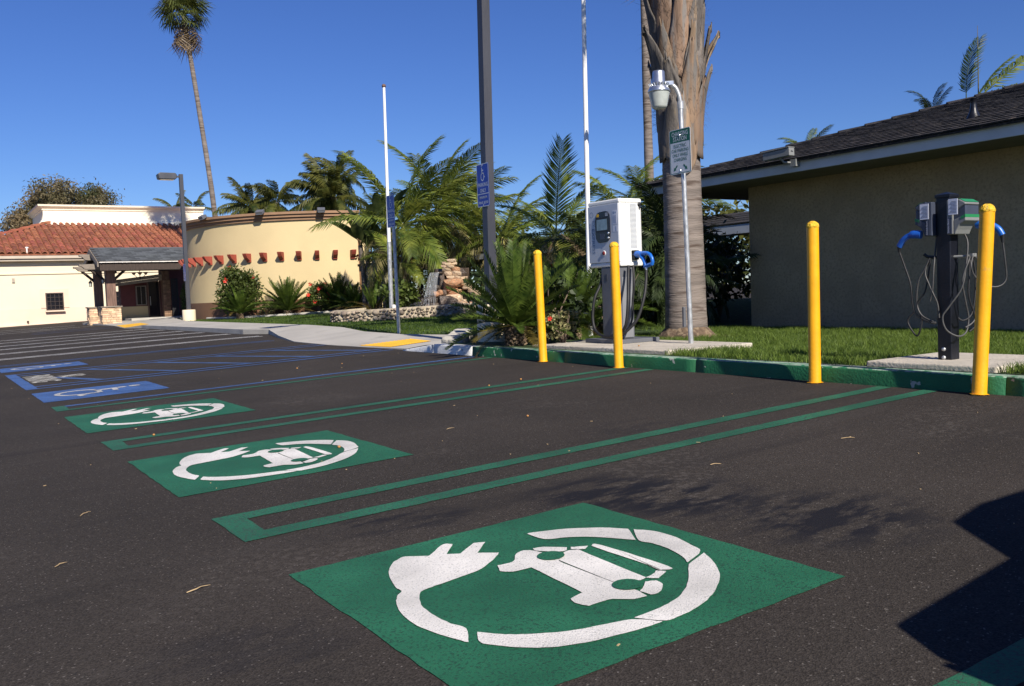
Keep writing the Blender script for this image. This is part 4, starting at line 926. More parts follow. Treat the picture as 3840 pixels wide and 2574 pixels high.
def king_palm(x, y, zc, label, seed, n=13, sc=1., r_=.075, dry=.25, sh=True, zb=None, dx=0., dy=0., wind=.5, dark=False, emax=82, dead=0):
    zb = (lawn_z(x,y)-.03) if zb is None else zb
    t = thing('king_palm', label, 'palm tree', (x,y,zb), 'palms behind the fountain and the chargers')
    h = zc-zb; trunk_mb([(0,0,0),(dx*.4,dy*.4,h*.5),(dx,dy,max(.15,h-.62))], [r_*1.25,r_,r_*.9]).build('trunk', M['king_trunk'], t, local=True)
    if sh: b = MB(); b.tube([(dx,dy,max(.1,h-.66)),(dx,dy,h-.5),(dx,dy,h-.15),(dx,dy,h+.05)], [r_*1.0,r_*1.35,r_*1.0,r_*.5], 12); b.build('crownshaft', M['crownshaft'], t, local=True)
    K = KINGD if dark else KING
    n = int(n*1.35)
    crown(t, (dx,dy,h), lambda i, m_, rd: (DRY[rd.randrange(2)] if i > m_*(1-dry) else K[(0,2,0,1,1,3)[min(5,int(i/m_*6))]]), n, sc, seed, emax, -48, wind, R(-35))
    rnd = random.Random(seed)
    for i in range(dead): add_frond(t, DEAD[i % 2], (dx,dy,h-.2), R(-60)+i*1.7+rnd.uniform(-.3,.3), R(-48), .8)
    return t
king_palm(10.25,18.96,2.85,'king palm with windblown yellow-green fronds, nearest behind the fountain rocks',1,15,1.12,dy=-.1)
king_palm(12.1,20.2,3.45,'tall king palm with fronds rising highest behind the fountain',2,14,1.15)
king_palm(13.6,21.4,3.3,'king palm at the back between the fountain palms and the dark lamp pole',3,14,.95)
king_palm(13.0,18.4,2.45,'king palm with many browned fronds just right of the dark lamp pole',4,13,.85,dry=.5,emax=60)
king_palm(8.52,9.5,1.85,'slim king palm with tall upright frond and a dead tan frond hanging from it',5,8,.62,r_=.055,emax=62,wind=.2)
t5 = king_palm(12.1,11.8,2.55,'king palm with yellow-green fronds left of the thick palm trunk, above the white charger',6,11,.74,emax=72)
king_palm(13.9,12.9,2.75,'king palm partly behind the thick trunk, its fronds beside the eave tip',7,11,.85,emax=78)
king_palm(9.8,18.2,1.75,'small king palm with a yellow crownshaft close to the waterfall',8,9,.62,r_=.06,dry=.3)
king_palm(11.5,21.9,2.8,'king palm with rough brown trunk beside the curved yellow wall',9,12,.78,r_=.11,dry=.45)
king_palm(12.4,17.2,2.35,'low king palm in the shade behind the dark lamp pole',10,12,.9,dry=.35)
king_palm(12.3,14.4,2.0,'low dense king palm behind the row of bollards and low roof',12,12,.8,dry=.35)
king_palm(14.9,25.5,3.7,'king palm far behind the fountain palms, next to the banana plant',13,12,1.1)
p5 = [o for o in bpy.data.objects if o.get('label','').startswith('slim king palm')][0]
add_frond(p5, DEAD[0], (-.10,-.28,1.56), R(-30), R(-36), .55, .9); add_frond(p5, KING[2], (0,0,1.5), R(-104), R(82), .82, -.12)
add_frond(p5, DEAD[1], (.0,.0,1.5), R(150), R(-50), .5)

# palms behind the low stucco building
def roof_palm(x, y, zc, label, seed, n, sc, K, **kw):
    t = thing('king_palm', label, 'palm tree', (x,y,0), 'palms showing above the low shingled roof')
    trunk_mb([(0,0,0),(0,0,zc*.5),(0,0,zc-.3)], [.12,.09,.08]).build('trunk', M['king_trunk'], t, local=True)
    crown(t, (0,0,zc), lambda i, m_, rd: K[i % len(K)], n, sc, seed, **kw); return t
roof_palm(17.9,8.15,4.45,'palm frond fan standing alone above the shingled roof, left of the taller fronds',21,5,.55,PYG,emax=86,emin=50)
t = roof_palm(17.75,7.31,4.5,'palm with narrow upright frond, bare spike and broad frond above the shingled roof',23,1,.62,KINGD,emax=84,emin=83)
add_frond(t, KING[2], (.25,-.1,4.55), R(-36), R(44), .95, .2); add_frond(t, KING[0], (.3,-.1,4.5), R(-30), R(24), .9, .5); add_frond(t, KING[2], (.1,-.1,4.45), R(-60), R(60), .55, .1)
b = MB(); b.tube([(.25,-.14,4.3),(.25,-.14,5.2),(.24,-.14,6.1)], [.014,.012,.004], 5); b.build('spear', M['leaf_dry'], t, local=True)
roof_palm(17.5,11.2,4.0,'single pale frond tip peeping over the low end of the shingled roof',24,6,.4,KING,emax=75,emin=10)

# queen palms in the distance
def queen(x, y, zc, label, seed, n, sc, wind=.9):
    t = thing('queen_palm', label, 'palm tree', (x,y,.3), 'queen palms behind the curved yellow wall')
    h = zc-.3; trunk_mb([(0,0,0),(.05,0,h*.5),(0,0,h)], [.2,.16,.15]).build('trunk', M['palm_bark'], t, local=True)
    crown(t, (0,0,h), lambda i, m_, rd: QUEEN[rd.randrange(3)], n, sc, seed, 85, -45, wind, R(150)); return t
queen(13.0,40.6,5.55,'left one of two small queen palms above the curved yellow wall',31,22,.85)
queen(14.1,40.1,5.75,'right one of two small queen palms above the curved yellow wall',32,24,.92,.5)
queen(15.9,37.2,5.7,'larger dark queen palm between the curved wall and the white flagpole',33,34,1.1,.6)
queen(16.4,37.6,6.7,'queen palm crown rising at the top of the dark palm clump',34,22,.8,.5)
queen(16.2,69.5,8.3,'tiny palm top showing above the white parapet',35,9,.9,.2)
queen(17.7,69.2,8.5,'second tiny palm top above the white parapet, nearer the tall palm trunk',36,9,.9,.2)

# fan palms
def fan_mb(r_, n, seed, droop=.5, spread=250):
    rnd = random.Random(seed); b = MB(); b.tube([(0,0,0),(r_*.55,0,.03),(r_*1.0,0,-.03)], [.02,.015,.012], 5, False); c = Vector((r_*.95,0,0))
    for i in range(n):
        a = R(-spread/2 + spread*i/(n-1)); l_ = r_*rnd.uniform(.75,1.05)*(.7+.3*math.cos(a/2)); d = Vector((math.cos(a),math.sin(a),.1*math.cos(3*a))); w = Vector((-d.y,d.x,0))*.035*r_
        m1 = c+d*l_*.55; e = c+d*l_+Vector((0,0,-droop*l_*rnd.uniform(.6,1.2)))
        b.add([c, m1-w, m1+w, e], [(0,1,2),(1,3,2)])
    return b
FAN = [fan_mb(.85,20,i,d).mesh('fan_leaf', M['leaf_fan']) for i, d in ((1,.35),(2,.6),(3,.9))]; FAND = [fan_mb(.8,18,i,d).mesh('fan_leaf', M['leaf_fan_dead']) for i, d in ((4,1.0),(5,1.3))]
def fan_palm(P, rad, label, n, sc, seed, nd=12, bark='palm_bark'):
    t = thing('fan_palm', label, 'palm tree', P[0], 'tall fan palms')
    Q = [tuple(Vector(p)-Vector(P[0])) for p in P]; trunk_mb(Q, rad, n=12, amp=.03).build('trunk', M[bark], t, local=True); top = Q[-1]; rnd = random.Random(seed)
    for i in range(n+nd):
        az = i*2.39996+rnd.uniform(-.3,.3); dd = i >= n; el = R(75-105*(i/n)+rnd.uniform(-8,8)) if not dd else R(rnd.uniform(-80,-42))
        me = (FAND if dd else FAN)[rnd.randrange(2 if dd else 3)]; z = top[2]-(0 if not dd else rnd.uniform(.1,.75))
        o = link('fan_leaf', me, t); o.location = (top[0],top[1],z); o.rotation_euler = (Matrix.Rotation(az,3,'Z')@Matrix.Rotation(-el,3,'Y')@Matrix.Rotation(rnd.uniform(-.4,.4),3,'X')).to_euler(); s = sc*rnd.uniform(.85,1.15); o.scale = (s,s,s)
    return t
fan_palm([(12.25,43.6,.4),(12.05,43.6,5.6),(11.6,43.6,10.5),(11.08,43.6,15.35)], [.22,.135,.12,.11], 'very tall leaning fan palm with shaggy crown, left of the curved wall', 46, .95, 41, 10)
fan_palm([(15.2,14.36,.2),(15.2,14.36,5),(15.22,14.34,10.5)], [.14,.115,.10], 'slender tall palm trunk just left of the thick palm trunk', 14, 1.0, 42, 8)
fan_palm([(2.2,67,.2),(2.2,67,5),(2.25,67,8.9)], [.25,.2,.18], 'fan palm cut by the left edge of the picture', 22, 1.15, 43, 8)

# thick palm between the chargers
bx_, by_ = 7.29, 5.07; bzz = lawn_z(bx_,by_)
bp = thing('thick_palm', 'thick palm trunk with ringed bark and peeling leaf bases behind the lamp pole', 'palm tree', (bx_,by_,bzz))
def tc_(z): return Vector((.047*z, .052*z, z))
rnd = random.Random(8); mb = MB(); mb.smooth = True; n = 40; Z = [0]; 
while Z[-1] < 6.4: Z.append(Z[-1]+.022)
ringz = [.10]
while ringz[-1] < 6.4: ringz.append(ringz[-1]+rnd.uniform(.15,.24))
def rad_(z):
    base = lerp1([(0,.288),(.12,.272),(.5,.258),(1.2,.250),(2.1,.243),(2.6,.24),(6.5,.26)], z)
    d = min(abs(z-q) for q in ringz); return base*(1 + .014*math.exp(-(d/.02)**2))
vs = []
for z in Z:
    for j in range(n):
        a = 2*math.pi*j/n; r_ = rad_(z+.03*noise.noise((math.cos(a)*1.2,math.sin(a)*1.2,z*.5)))*(1+.022*noise.noise((math.cos(a)*1.5,math.sin(a)*1.5,z*2.))); c = tc_(z)
        vs.append((c.x+r_*math.cos(a), c.y+r_*math.sin(a), z-.03))
mb.add(vs, [(i*n+j,i*n+(j+1)%n,(i+1)*n+(j+1)%n,(i+1)*n+j) for i in range(len(Z)-1) for j in range(n)])
mb.build('trunk', M['palm_bark'], bp, local=True, fix=False)
mb = MB(); mb.smooth = True; vs = []; ZZ = [2.42+.06*i for i in range(60)]
for z in ZZ:
    for j in range(n):
        a = 2*math.pi*j/n; r_ = lerp1([(2.42,.246),(2.7,.262),(3.2,.285),(4.2,.315),(6,.30)], z)*(1+.05*noise.noise((math.cos(a)*3,math.sin(a)*3,z*3.))); c = tc_(z); vs.append((c.x+r_*math.cos(a), c.y+r_*math.sin(a), z))
mb.add(vs, [(i*n+j,i*n+(j+1)%n,(i+1)*n+(j+1)%n,(i+1)*n+j) for i in range(len(ZZ)-1) for j in range(n)]); mb.build('fibre_sheath', M['fibre_sheath'], bp, local=True, fix=False)
mb = MB(); mb.smooth = True; vs = []; prof = [(.40,-.02),(.375,.03),(.33,.075),(.285,.12),(.262,.145)]
for r_, z in prof:
    for j in range(n): a = 2*math.pi*j/n; q = r_*(1+.10*noise.noise((math.cos(a)*4,math.sin(a)*4,z*14))); vs.append((q*math.cos(a), q*math.sin(a), z+.02*noise.noise((math.cos(a)*5,math.sin(a)*5,3+z))))
mb.add(vs, [(i*n+j,i*n+(j+1)%n,(i+1)*n+(j+1)%n,(i+1)*n+j) for i in range(4) for j in range(n)]); mb.build('root_skirt', M['palm_skirt'], bp, local=True, fix=False)
def boot_mb(L_, w, out, r0, seed):
    """dried leaf base: broad clasping shield, narrowing to a ragged point"""
    rnd = random.Random(seed); b = MB(); b.smooth = True; k, m_ = 16, 10; vs = []
    for i in range(k+1):
        t = i/k; ww = w*(1-t**1.15)*(.75+.25*min(1,t*6)) + .028*(1+.5*noise.noise((seed,t*7,0))); rr = r0 + .035*t + out*t**2.4; z = L_*t
        for j in range(m_+1):
            u = -1+2*j/m_; a = u*ww/rr; q = rr + .03*(1-u*u)*(1-t*.3) + .022*abs(u)**3*noise.noise((seed*2+u*2,t*4,7)) + .010*noise.noise((u*5+seed, t*5, 0))
            vs.append((q*math.cos(a), q*math.sin(a), z+.05*noise.noise((seed+u*5,t*3,1))*min(1,i)+.20*u*u*(1-t)**3-.05*(1-t)**4 + (rnd.uniform(-.07,.06) if i == k else 0)))
    b.add(vs, [(i*(m_+1)+j,i*(m_+1)+j+1,(i+1)*(m_+1)+j+1,(i+1)*(m_+1)+j) for i in range(k) for j in range(m_)]); return b
bl = []; rb = random.Random(31)
for i in range(30):
    z = 2.22+i*.082+rb.uniform(-.09,.09); az = R(-118)+i*2.39996*1.0+rb.uniform(-.25,.25)
    bl.append((z, az, rb.uniform(.75,1.25), rb.uniform(.13,.27), rb.choice((.02,.04,.07,.12)), rb.random() < .55))
bl += [(2.95,R(-14),1.0,.17,.30,0),(2.75,R(-35),1.25,.16,.12,1),(3.0,R(172),.95,.24,.20,1),(2.30,R(-150),.75,.26,.10,1),(2.34,R(-60),.95,.30,.04,0),(2.5,R(-100),1.25,.24,.03,0)]
for i, (z, az, L_, w, out, g) in enumerate(bl):
    r0 = lerp1([(2.2,.250),(2.7,.266),(3.2,.290),(4.2,.320),(6,.30)], z)
    o = boot_mb(L_, w, out, r0, i*1.7).build('leaf_base', M['boot_grey' if g else 'boot'], bp, local=True, fix=False); c = tc_(z); o.location = c; o.rotation_euler = (0,0,az)
    sm_ = o.modifiers.new('thick','SOLIDIFY'); sm_.thickness = .014
rnd = random.Random(9); mb = MB()
for i in range(2600):
    z = rnd.uniform(2.75,5.6); a = rnd.uniform(-math.pi,math.pi); c = tc_(z); r_ = lerp1([(2.4,.25),(3.2,.30),(4.2,.34),(6,.32)], z)+rnd.uniform(-.02,.04); l_ = rnd.uniform(.06,.26)
    p = Vector((c.x+r_*math.cos(a), c.y+r_*math.sin(a), z)); d = Vector((-math.sin(a)*rnd.uniform(-1,1)+math.cos(a)*.25, math.cos(a)*rnd.uniform(-1,1)+math.sin(a)*.25, rnd.uniform(-.9,.9))).normalized()
    w = Vector((-math.sin(a),math.cos(a),.4))*.0018; e = p+d*l_; mid = p+d*l_*.5+Vector((math.cos(a),math.sin(a),0))*.02
    mb.add([p-w,p+w,mid+w,mid-w,e], [(0,1,2,3),(3,2,4)])
stuff(mb.build('fibre', M['fibre'], bp, local=True, fix=False))
top = tc_(6.1)
crown(bp, top, lambda i, m_, rd: QUEEN[rd.randrange(3)], 17, 1.05, 77, 82, 8, .3, R(-60))
# leaf litter ring at its foot
rnd = random.Random(12); mb = MB()
for i in range(500):
    a = rnd.uniform(0,6.28); q = rnd.uniform(.28,.55); x, y = bx_+q*math.cos(a), by_+q*math.sin(a); mb.obox((x,y,lawn_z(x,y)+rnd.uniform(.0,.03)), (rnd.uniform(.006,.03),.005,.003), rnd.uniform(0,3), rnd.uniform(-.5,.5))
o = stuff(mb.build('bark_litter', M['palm_skirt'], fix=False)); o['label'] = 'bark crumbs and litter round the thick palm trunk'

# ------------------------------------------------------------------ cycads
def cycad(x, y, label, seed, n, sc, el0=80, el1=0, old=3, z=None, hgt=.18, low=1.0, az0=0):
    z = lawn_z(x,y) if z is None else z
    t = thing('cycad', label, 'cycad', (x,y,z), 'cycads with stiff feather leaves')
    rnd = random.Random(seed); mb = MB(); mb.lathe((0,0,-.03), [(.06*sc+.03,0),(.08*sc+.03,hgt*.5),(.07*sc+.02,hgt),(.02,hgt+.04)], 12)
    for i in range(60):
        a = i*2.4; h = hgt*(i/60); r_ = .08*sc+.03; mb.obox((r_*math.cos(a), r_*math.sin(a), h), (.03,.014,.016), rz=a, ry=-.5)
    mb.build('trunk', M['palm_skirt'], t, local=True)
    for i in range(n):
        az = az0+i*2.39996+rnd.uniform(-.2,.2); k = i/n; el = R(el0+(el1-el0)*k+rnd.uniform(-8,8)); me = CYC[(2,0,1,3)[min(3,int(k*4))]]
        if i >= n-old: me = CYCO[i % 2]
        add_frond(t, me, (.04*math.cos(az),.04*math.sin(az),hgt), az, el, sc*rnd.uniform(.85,1.1)*(1-(1-low)*k**1.5), rnd.uniform(-.2,.2))
    return t
cycad(5.03,5.66,'big dark cycad sprawling beside the leftmost bollard and the white kerb',51,52,.98,85,-14,6,hgt=.24,low=.72)
cycad(8.15,27.2,'smallest cycad against the curved wall, next to the red hibiscus',52,34,.9,84,12,1)
cycad(9.55,26.4,'middle cycad against the curved wall',53,40,1.15,84,14,1)
cycad(11.1,25.65,'right cycad against the curved wall, next to the red flowering shrub',54,40,1.1,84,14,1)
cycad(9.15,18.6,'yellowing cycad behind the left end of the cobble planter',55,22,.8,75,0,14)
cycad(10.6,23.2,'dark green cycad in shade at the right foot of the curved wall',56,26,.85,80,5,1)
cycad(6.45,6.4,'dark cycad in shade behind the white charger',57,30,.9,80,-5,1)
cycad(7.0,7.6,'dark cycad farther back in the shade left of the thick palm',58,30,1.0,80,-5,1)
cycad(8.2,7.9,'dark cycad in the shade right behind the thick palm trunk',59,30,1.0,80,-5,1)
# low dark palms in the gap between the thick trunk and the stucco corner
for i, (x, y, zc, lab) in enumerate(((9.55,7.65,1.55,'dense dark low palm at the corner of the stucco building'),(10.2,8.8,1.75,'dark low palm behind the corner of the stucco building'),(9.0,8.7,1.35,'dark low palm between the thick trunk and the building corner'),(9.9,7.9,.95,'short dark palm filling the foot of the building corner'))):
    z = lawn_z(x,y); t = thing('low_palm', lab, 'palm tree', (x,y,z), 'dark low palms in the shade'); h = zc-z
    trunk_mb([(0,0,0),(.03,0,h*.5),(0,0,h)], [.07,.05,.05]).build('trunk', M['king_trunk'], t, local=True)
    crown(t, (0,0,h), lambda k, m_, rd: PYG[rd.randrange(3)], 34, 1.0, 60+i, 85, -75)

# ------------------------------------------------------------------ shrubs
def leaves(b, pts, size, seed, asp=.5, up=.2):
    rnd = random.Random(seed)
    for p in pts:
        d = Vector((rnd.gauss(0,1),rnd.gauss(0,1),rnd.gauss(0,.7)+up)).normalized(); s = d.cross(Vector((rnd.gauss(0,1),rnd.gauss(0,1),rnd.gauss(0,1)))).normalized(); l_ = size*rnd.uniform(.6,1.3); w = s*l_*asp*.5; p = Vector(p)
        b.add([p, p+d*l_*.5-w, p+d*l_, p+d*l_*.5+w], [(0,1,2,3)])
def blob_pts(n, c, r_, seed, hollow=.5, clumps=0):
    rnd = random.Random(seed); out = []; cl = [Vector((rnd.gauss(0,1),rnd.gauss(0,1),rnd.gauss(0,1))).normalized()*rnd.uniform(.35,.95) for _ in range(clumps)]
    while len(out) < n:
        if clumps: q = cl[rnd.randrange(clumps)] + Vector((rnd.gauss(0,.17),rnd.gauss(0,.17),rnd.gauss(0,.15)))
        else: q = Vector((rnd.uniform(-1,1),rnd.uniform(-1,1),rnd.uniform(-1,1)))
        if q.length < 1.05 and (q.length > hollow or rnd.random() < .3): out.append((c[0]+q.x*r_[0], c[1]+q.y*r_[1], c[2]+q.z*r_[2]))
    return out
def shrub(name, label, x, y, rx, ry, h, n, size, m, seed, flowers=0, cat='shrub', clumps=12, z=None, group=None, fsize=.06):
    z = lawn_z(x,y) if z is None else z; t = thing(name, label, cat, (x,y,z), group); rnd = random.Random(seed)
    mb = MB()
    for i in range(9):
        a = rnd.uniform(0,6.28); q = rnd.uniform(.3,.9); mb.tube([(0,0,-.03),(rx*.35*q*math.cos(a),ry*.35*q*math.sin(a),h*.45),(rx*.8*q*math.cos(a),ry*.8*q*math.sin(a),h*rnd.uniform(.7,1.0))], [.016,.011,.004], 5, False)
    mb.build('stem', M['bark'], t, local=True)
    mb = MB(); P = blob_pts(n, (0,0,h*.55), (rx,ry,h*.5), seed, .45, clumps); leaves(mb, P, size, seed); mb.build('foliage', M[m], t, local=True, fix=False)
    for i in range(flowers):
        p = P[rnd.randrange(len(P))]; p = (p[0]*1.05-.05, p[1]*1.05-.08, p[2]); mb = MB()
        for k in range(5): a = k*1.2566+rnd.uniform(0,.3); mb.add([(0,0,0),(fsize*math.cos(a-.45),fsize*.5-fsize,fsize*math.sin(a-.45)),(1.2*fsize*math.cos(a),-.3*fsize,1.2*fsize*math.sin(a)),(fsize*math.cos(a+.45),-.5*fsize,fsize*math.sin(a+.45))], [(0,1,2,3)])
        o = mb.build('flower', M['flower_red'], t, local=True, fix=False); o.location = p; o.rotation_euler = (rnd.uniform(-.4,.4),0,R(-30)+rnd.uniform(-.5,.5))
    return t
shrub('hibiscus_bush','tall loose hibiscus bush with red flowers at the left foot of the curved wall',8.30,27.75,.85,.6,1.75,4200,.12,'leaf_shrub',71,5,clumps=70,fsize=.085)
shrub('flowering_shrub','round shrub with red blossoms between two cycads at the curved wall',10.5,25.95,.5,.4,1.1,1300,.10,'leaf_shrub',72,12)
shrub('low_shrub','low yellowish shrub between the hibiscus and the middle cycad',8.95,26.95,.4,.35,.55,450,.09,'leaf_variegated',73)
shrub('low_shrub','small round leafy shrub at the right end of the wall bed',12.0,25.5,.25,.25,.35,200,.07,'leaf_variegated',78)
shrub('leaf_hedge','dark green leafy hedge under the bougainvillea beside the curved wall',11.7,22.8,.8,.9,1.35,1800,.11,'leaf_ivy',74,3,'hedge')
shrub('bougainvillea','red bougainvillea spilling over the pergola beside the curved wall',12.3,24.2,1.3,.8,.42,900,.08,'leaf_dry',75,26,'bougainvillea',z=1.95,fsize=.10)
shrub('variegated_shrub','pale variegated shrub beside the foot of the leftmost bollard',5.45,5.25,.32,.34,.42,420,.075,'leaf_variegated',76,1,fsize=.025)
shrub('bamboo_clump','feathery green clump left of the waterfall',9.45,17.75,.5,.5,1.1,1400,.16,'leaf_shrub',77)
shrub('low_shrub','small leafy bush seen between the white charger and the thick trunk',10.5,10.3,.5,.5,.6,600,.09,'leaf_shrub',79)
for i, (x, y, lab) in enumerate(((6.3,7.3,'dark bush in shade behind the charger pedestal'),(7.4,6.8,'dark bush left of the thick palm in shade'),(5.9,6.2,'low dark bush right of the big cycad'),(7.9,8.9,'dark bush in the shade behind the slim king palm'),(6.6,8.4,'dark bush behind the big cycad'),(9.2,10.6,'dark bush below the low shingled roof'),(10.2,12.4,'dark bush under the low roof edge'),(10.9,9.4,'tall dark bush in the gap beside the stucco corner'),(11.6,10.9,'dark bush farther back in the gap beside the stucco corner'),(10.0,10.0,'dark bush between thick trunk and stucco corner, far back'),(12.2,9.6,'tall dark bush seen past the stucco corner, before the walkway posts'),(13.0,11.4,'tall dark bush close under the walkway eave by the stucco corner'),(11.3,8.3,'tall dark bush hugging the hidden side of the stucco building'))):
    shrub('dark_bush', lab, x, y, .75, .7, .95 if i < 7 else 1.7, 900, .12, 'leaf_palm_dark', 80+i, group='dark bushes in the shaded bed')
# tall banana-like plant beside the curved wall
t = thing('banana_plant','tall plant with broad paddle leaves behind the white flagpole','plant',(10.9,22.2,.4)); rnd = random.Random(3)
def paddle_mb(L_, w, bend, seed):
    rd = random.Random(seed); b = MB(); b.smooth = True; k = 10; x = z = 0; P = []
    for i in range(k+1): a = -bend*(i/k)**1.5; P.append((x,z)); x += math.cos(a)*L_/k; z += math.sin(a)*L_/k
    vs = []
    for i in range(k+1):
        u = max(0,(i/k-.3)/.7); ww = w*math.sin(math.pi*min(.97,u*.9+.06))**.6 if i/k > .3 else .02; vs += [(P[i][0],-ww,P[i][1]+ww*.35),(P[i][0],0,P[i][1]),(P[i][0],ww,P[i][1]+ww*.35)]
    b.add(vs, [q for i in range(k) for q in ((i*3,i*3+1,i*3+4,i*3+3),(i*3+1,i*3+2,i*3+5,i*3+4))]); return b
PAD = [paddle_mb(2.0,.24,.7,i).mesh('paddle_leaf', M['leaf_banana']) for i in range(3)]
for k in range(4):
    bx, by = rnd.uniform(-.4,.5), rnd.uniform(-.4,.4); h = rnd.uniform(1.7,2.7); trunk_mb([(bx,by,0),(bx,by,h*.5),(bx*1.2,by*1.2,h)], [.09,.08,.07]).build('trunk', M['king_trunk'], t, local=True)
    for i in range(9):
        az = i*.75+rnd.uniform(-.3,.3)
        o = link('paddle_leaf', PAD[i % 3], t); o.location = (bx*1.2,by*1.2,h-.1); s = rnd.uniform(.55,.85); o.scale = (s,s,s)
        o.rotation_euler = (Matrix.Rotation(az,3,'Z')@Matrix.Rotation(-R(rnd.uniform(45,82)),3,'Y')@Matrix.Rotation(rnd.uniform(-.6,.6),3,'X')).to_euler()
for i, (x, y, h, lab) in enumerate(((17.5,14,2.6,'tall background shrub behind the walkway roof, near the thick trunk'),(18,18,2.6,'tall background shrub behind the middle of the walkway roof'),(17.5,24,2.8,'tall background shrub behind the walkway roof, beside the slim palms'),(19.5,28.5,3.0,'tall background shrub behind the fountain palms'),(16.5,29,2.6,'tall background shrub right of the curved building'))):
    shrub('background_shrub', lab, x, y, 2.0, 2.4, h, 1500, .26, 'leaf_queen', 120+i, clumps=40, z=.45, group='tall shrubs behind the walkway')
# eucalyptus behind the cream building
t = thing('eucalyptus_tree','broad reddish-green eucalyptus tree behind the cream building','tree',(9.4,76,.4)); rnd = random.Random(14)
mb = MB(); mb.tube([(0,0,0),(.1,0,3),(.0,0,6)], [.5,.42,.35], 10); mb.build('trunk', M['bark'], t, local=True)
mb = MB(); C0 = []
for i in range(30):
    a = rnd.uniform(0,6.28); q = rnd.uniform(.3,1.0); e = Vector((4.6*q*math.cos(a), 2.6*q*math.sin(a), 7.4+rnd.uniform(-.6,1.0)+3.2*(1-q**1.5)*rnd.uniform(.7,1.1)-(1.0 if math.cos(a)<-.6 else 0)))
    mb.tube([(0,0,5+rnd.uniform(-1,.8)), e*.45+Vector((0,0,3.2)), e], [.13,.08,.03], 5, False); C0.append(e)
mb.build('limb', M['bark'], t, local=True)
mb = MB()
for i, e in enumerate(C0):
    for k in range(5):
        c = e+Vector((rnd.gauss(0,.55),rnd.gauss(0,.5),rnd.gauss(0,.35))); P = [(c.x+rnd.gauss(0,.42),c.y+rnd.gauss(0,.36),c.z+rnd.gauss(0,.3)) for _ in range(150)]; leaves(mb, P, .24, i*9+k, .38, -.7)
mb.build('crown', M['leaf_euc'], t, local=True, fix=False)
# ------------------------------------------------------------------ cream building with red tiles
cb = thing('cream_building', 'long cream building with red barrel tile roof and white stepped parapet', 'building', (6,50,.1))
mb = MB(); mb.bx(-.1,14.5,50,62,1.03,3.7); mb.build('wall', M['stucco_cream'], cb)
mb = MB(); mb.bx(-.115,14.5,49.985,62.1,-.2,1.03); mb.build('lower_wall', M['stucco_pink'], cb)
mb = MB(); mb.bx(-.13,14.5,49.94,50.02,2.83,2.90); mb.build('trim_band', M['stucco_cream'], cb)
mb = MB(); mb.bx(-.13,14.5,49.90,50.0,-.2,.22); mb.build('plinth', M['stucco_pink'], cb)
mb = MB(); mb.bx(-.5,14.5,49.62,50.02,3.50,3.62); mb.bx(-.56,14.5,49.52,50.02,3.62,3.86); mb.build('gutter', M['gutter'], cb, bevel=.03)
RY0, RZ0, RM = 49.5, 3.87, .33; RD = 6.45
hip0 = -.55
mb = MB(); mb.add([(hip0,RY0,RZ0),(15,RY0,RZ0),(15,RY0+RD,RZ0+RM*RD),(hip0+RD,RY0+RD,RZ0+RM*RD),(hip0,RY0,RZ0-.08),(15,RY0,RZ0-.08),(hip0,RY0+RD*2.1,RZ0),(hip0+RD,RY0+RD*1.5,RZ0+RM*RD)], [(0,1,2,3),(0,4,5,1),(0,3,7,6)]); rf = mb.build('roof', M['tile'], cb)
def barrel(r_, l_, dz=.03):
    b = MB(); n = 6; b.smooth = True; vs = []
    for i, q in ((0,r_),(1,r_*.86)):
        for j in range(n+1): a = math.pi*j/n; vs.append((q*math.cos(a), i*l_, q*math.sin(a)*.8+dz*(1-i)))
    b.add(vs, [(j,j+1,n+2+j,n+1+j) for j in range(n)]); b.smooth = False
    b.mi = 1; b.add([(v[0],v[1]-.001,v[2]) for v in vs[:n+1]] + [(v[0]*.72,v[1]-.001,(v[2]-dz)*.68+dz) for v in vs[:n+1]], [(j,j+1,n+2+j,n+1+j) for j in range(n)]); return b
TB = barrel(.135,.66); TM = TB.mesh('tile', [M['tile'],M['tile_end']]); ra = math.atan(RM); rnd = random.Random(2); rest = MB(); cnt = 0; cells = []
for r_ in range(11):
    y = RY0-.03+r_*.60
    for c_ in range(48):
        x = -.4+c_*.325
        if x > hip0+.1+(y-RY0) and x < 14.4: cells.append((x,y))
cells.sort(key=lambda q: abs(q[0]-6)*.6+(q[1]-RY0)*.3)
for i, (x, y) in enumerate(cells):
    p = Vector((x+rnd.uniform(-.012,.012), y, RZ0+RM*(y-RY0)+.012)); e = Euler((ra+rnd.uniform(-.012,.012),0,rnd.uniform(-.03,.03)))
    if i < 300: o = link('roof_tile', TM, rf); o.location = p-wloc(rf); o.rotation_euler = e
    else:
        m3 = e.to_matrix(); k = len(rest.f); rest.smooth = True; rest.add([p+m3@Vector(v) for v in TB.v], TB.f); rest.m[k:] = TB.m
stuff(rest.build('roof_tile_field', [M['tile'],M['tile_end']], rf, fix=False))
for i in range(11):
    t0 = i*.6; o = link('hip_tile', TM, rf); o.location = Vector((hip0+t0,RY0+t0,RZ0+RM*t0+.05))-wloc(rf); o.rotation_euler = (Matrix.Rotation(R(-45),3,'Z')@Matrix.Rotation(math.atan(RM/1.414),3,'X')).to_euler(); o.scale = (1.15,1.3,1.15)
mb = MB(); rects = [(5.9,.50),(5.97,.30),(6.08,.14),(6.25,.04),(6.5,.0),(6.78,.0),(6.80,.06),(6.86,.06),(6.90,.12),(6.97,.20),(7.0,.26),(7.10,.28),(7.11,.0)]
vs = []
for z, o_ in rects: vs += [(5.55-o_,55.95-o_,z),(14.75+o_*.2,55.95-o_,z),(14.75+o_*.2,61.5,z),(5.55-o_,61.5,z)]
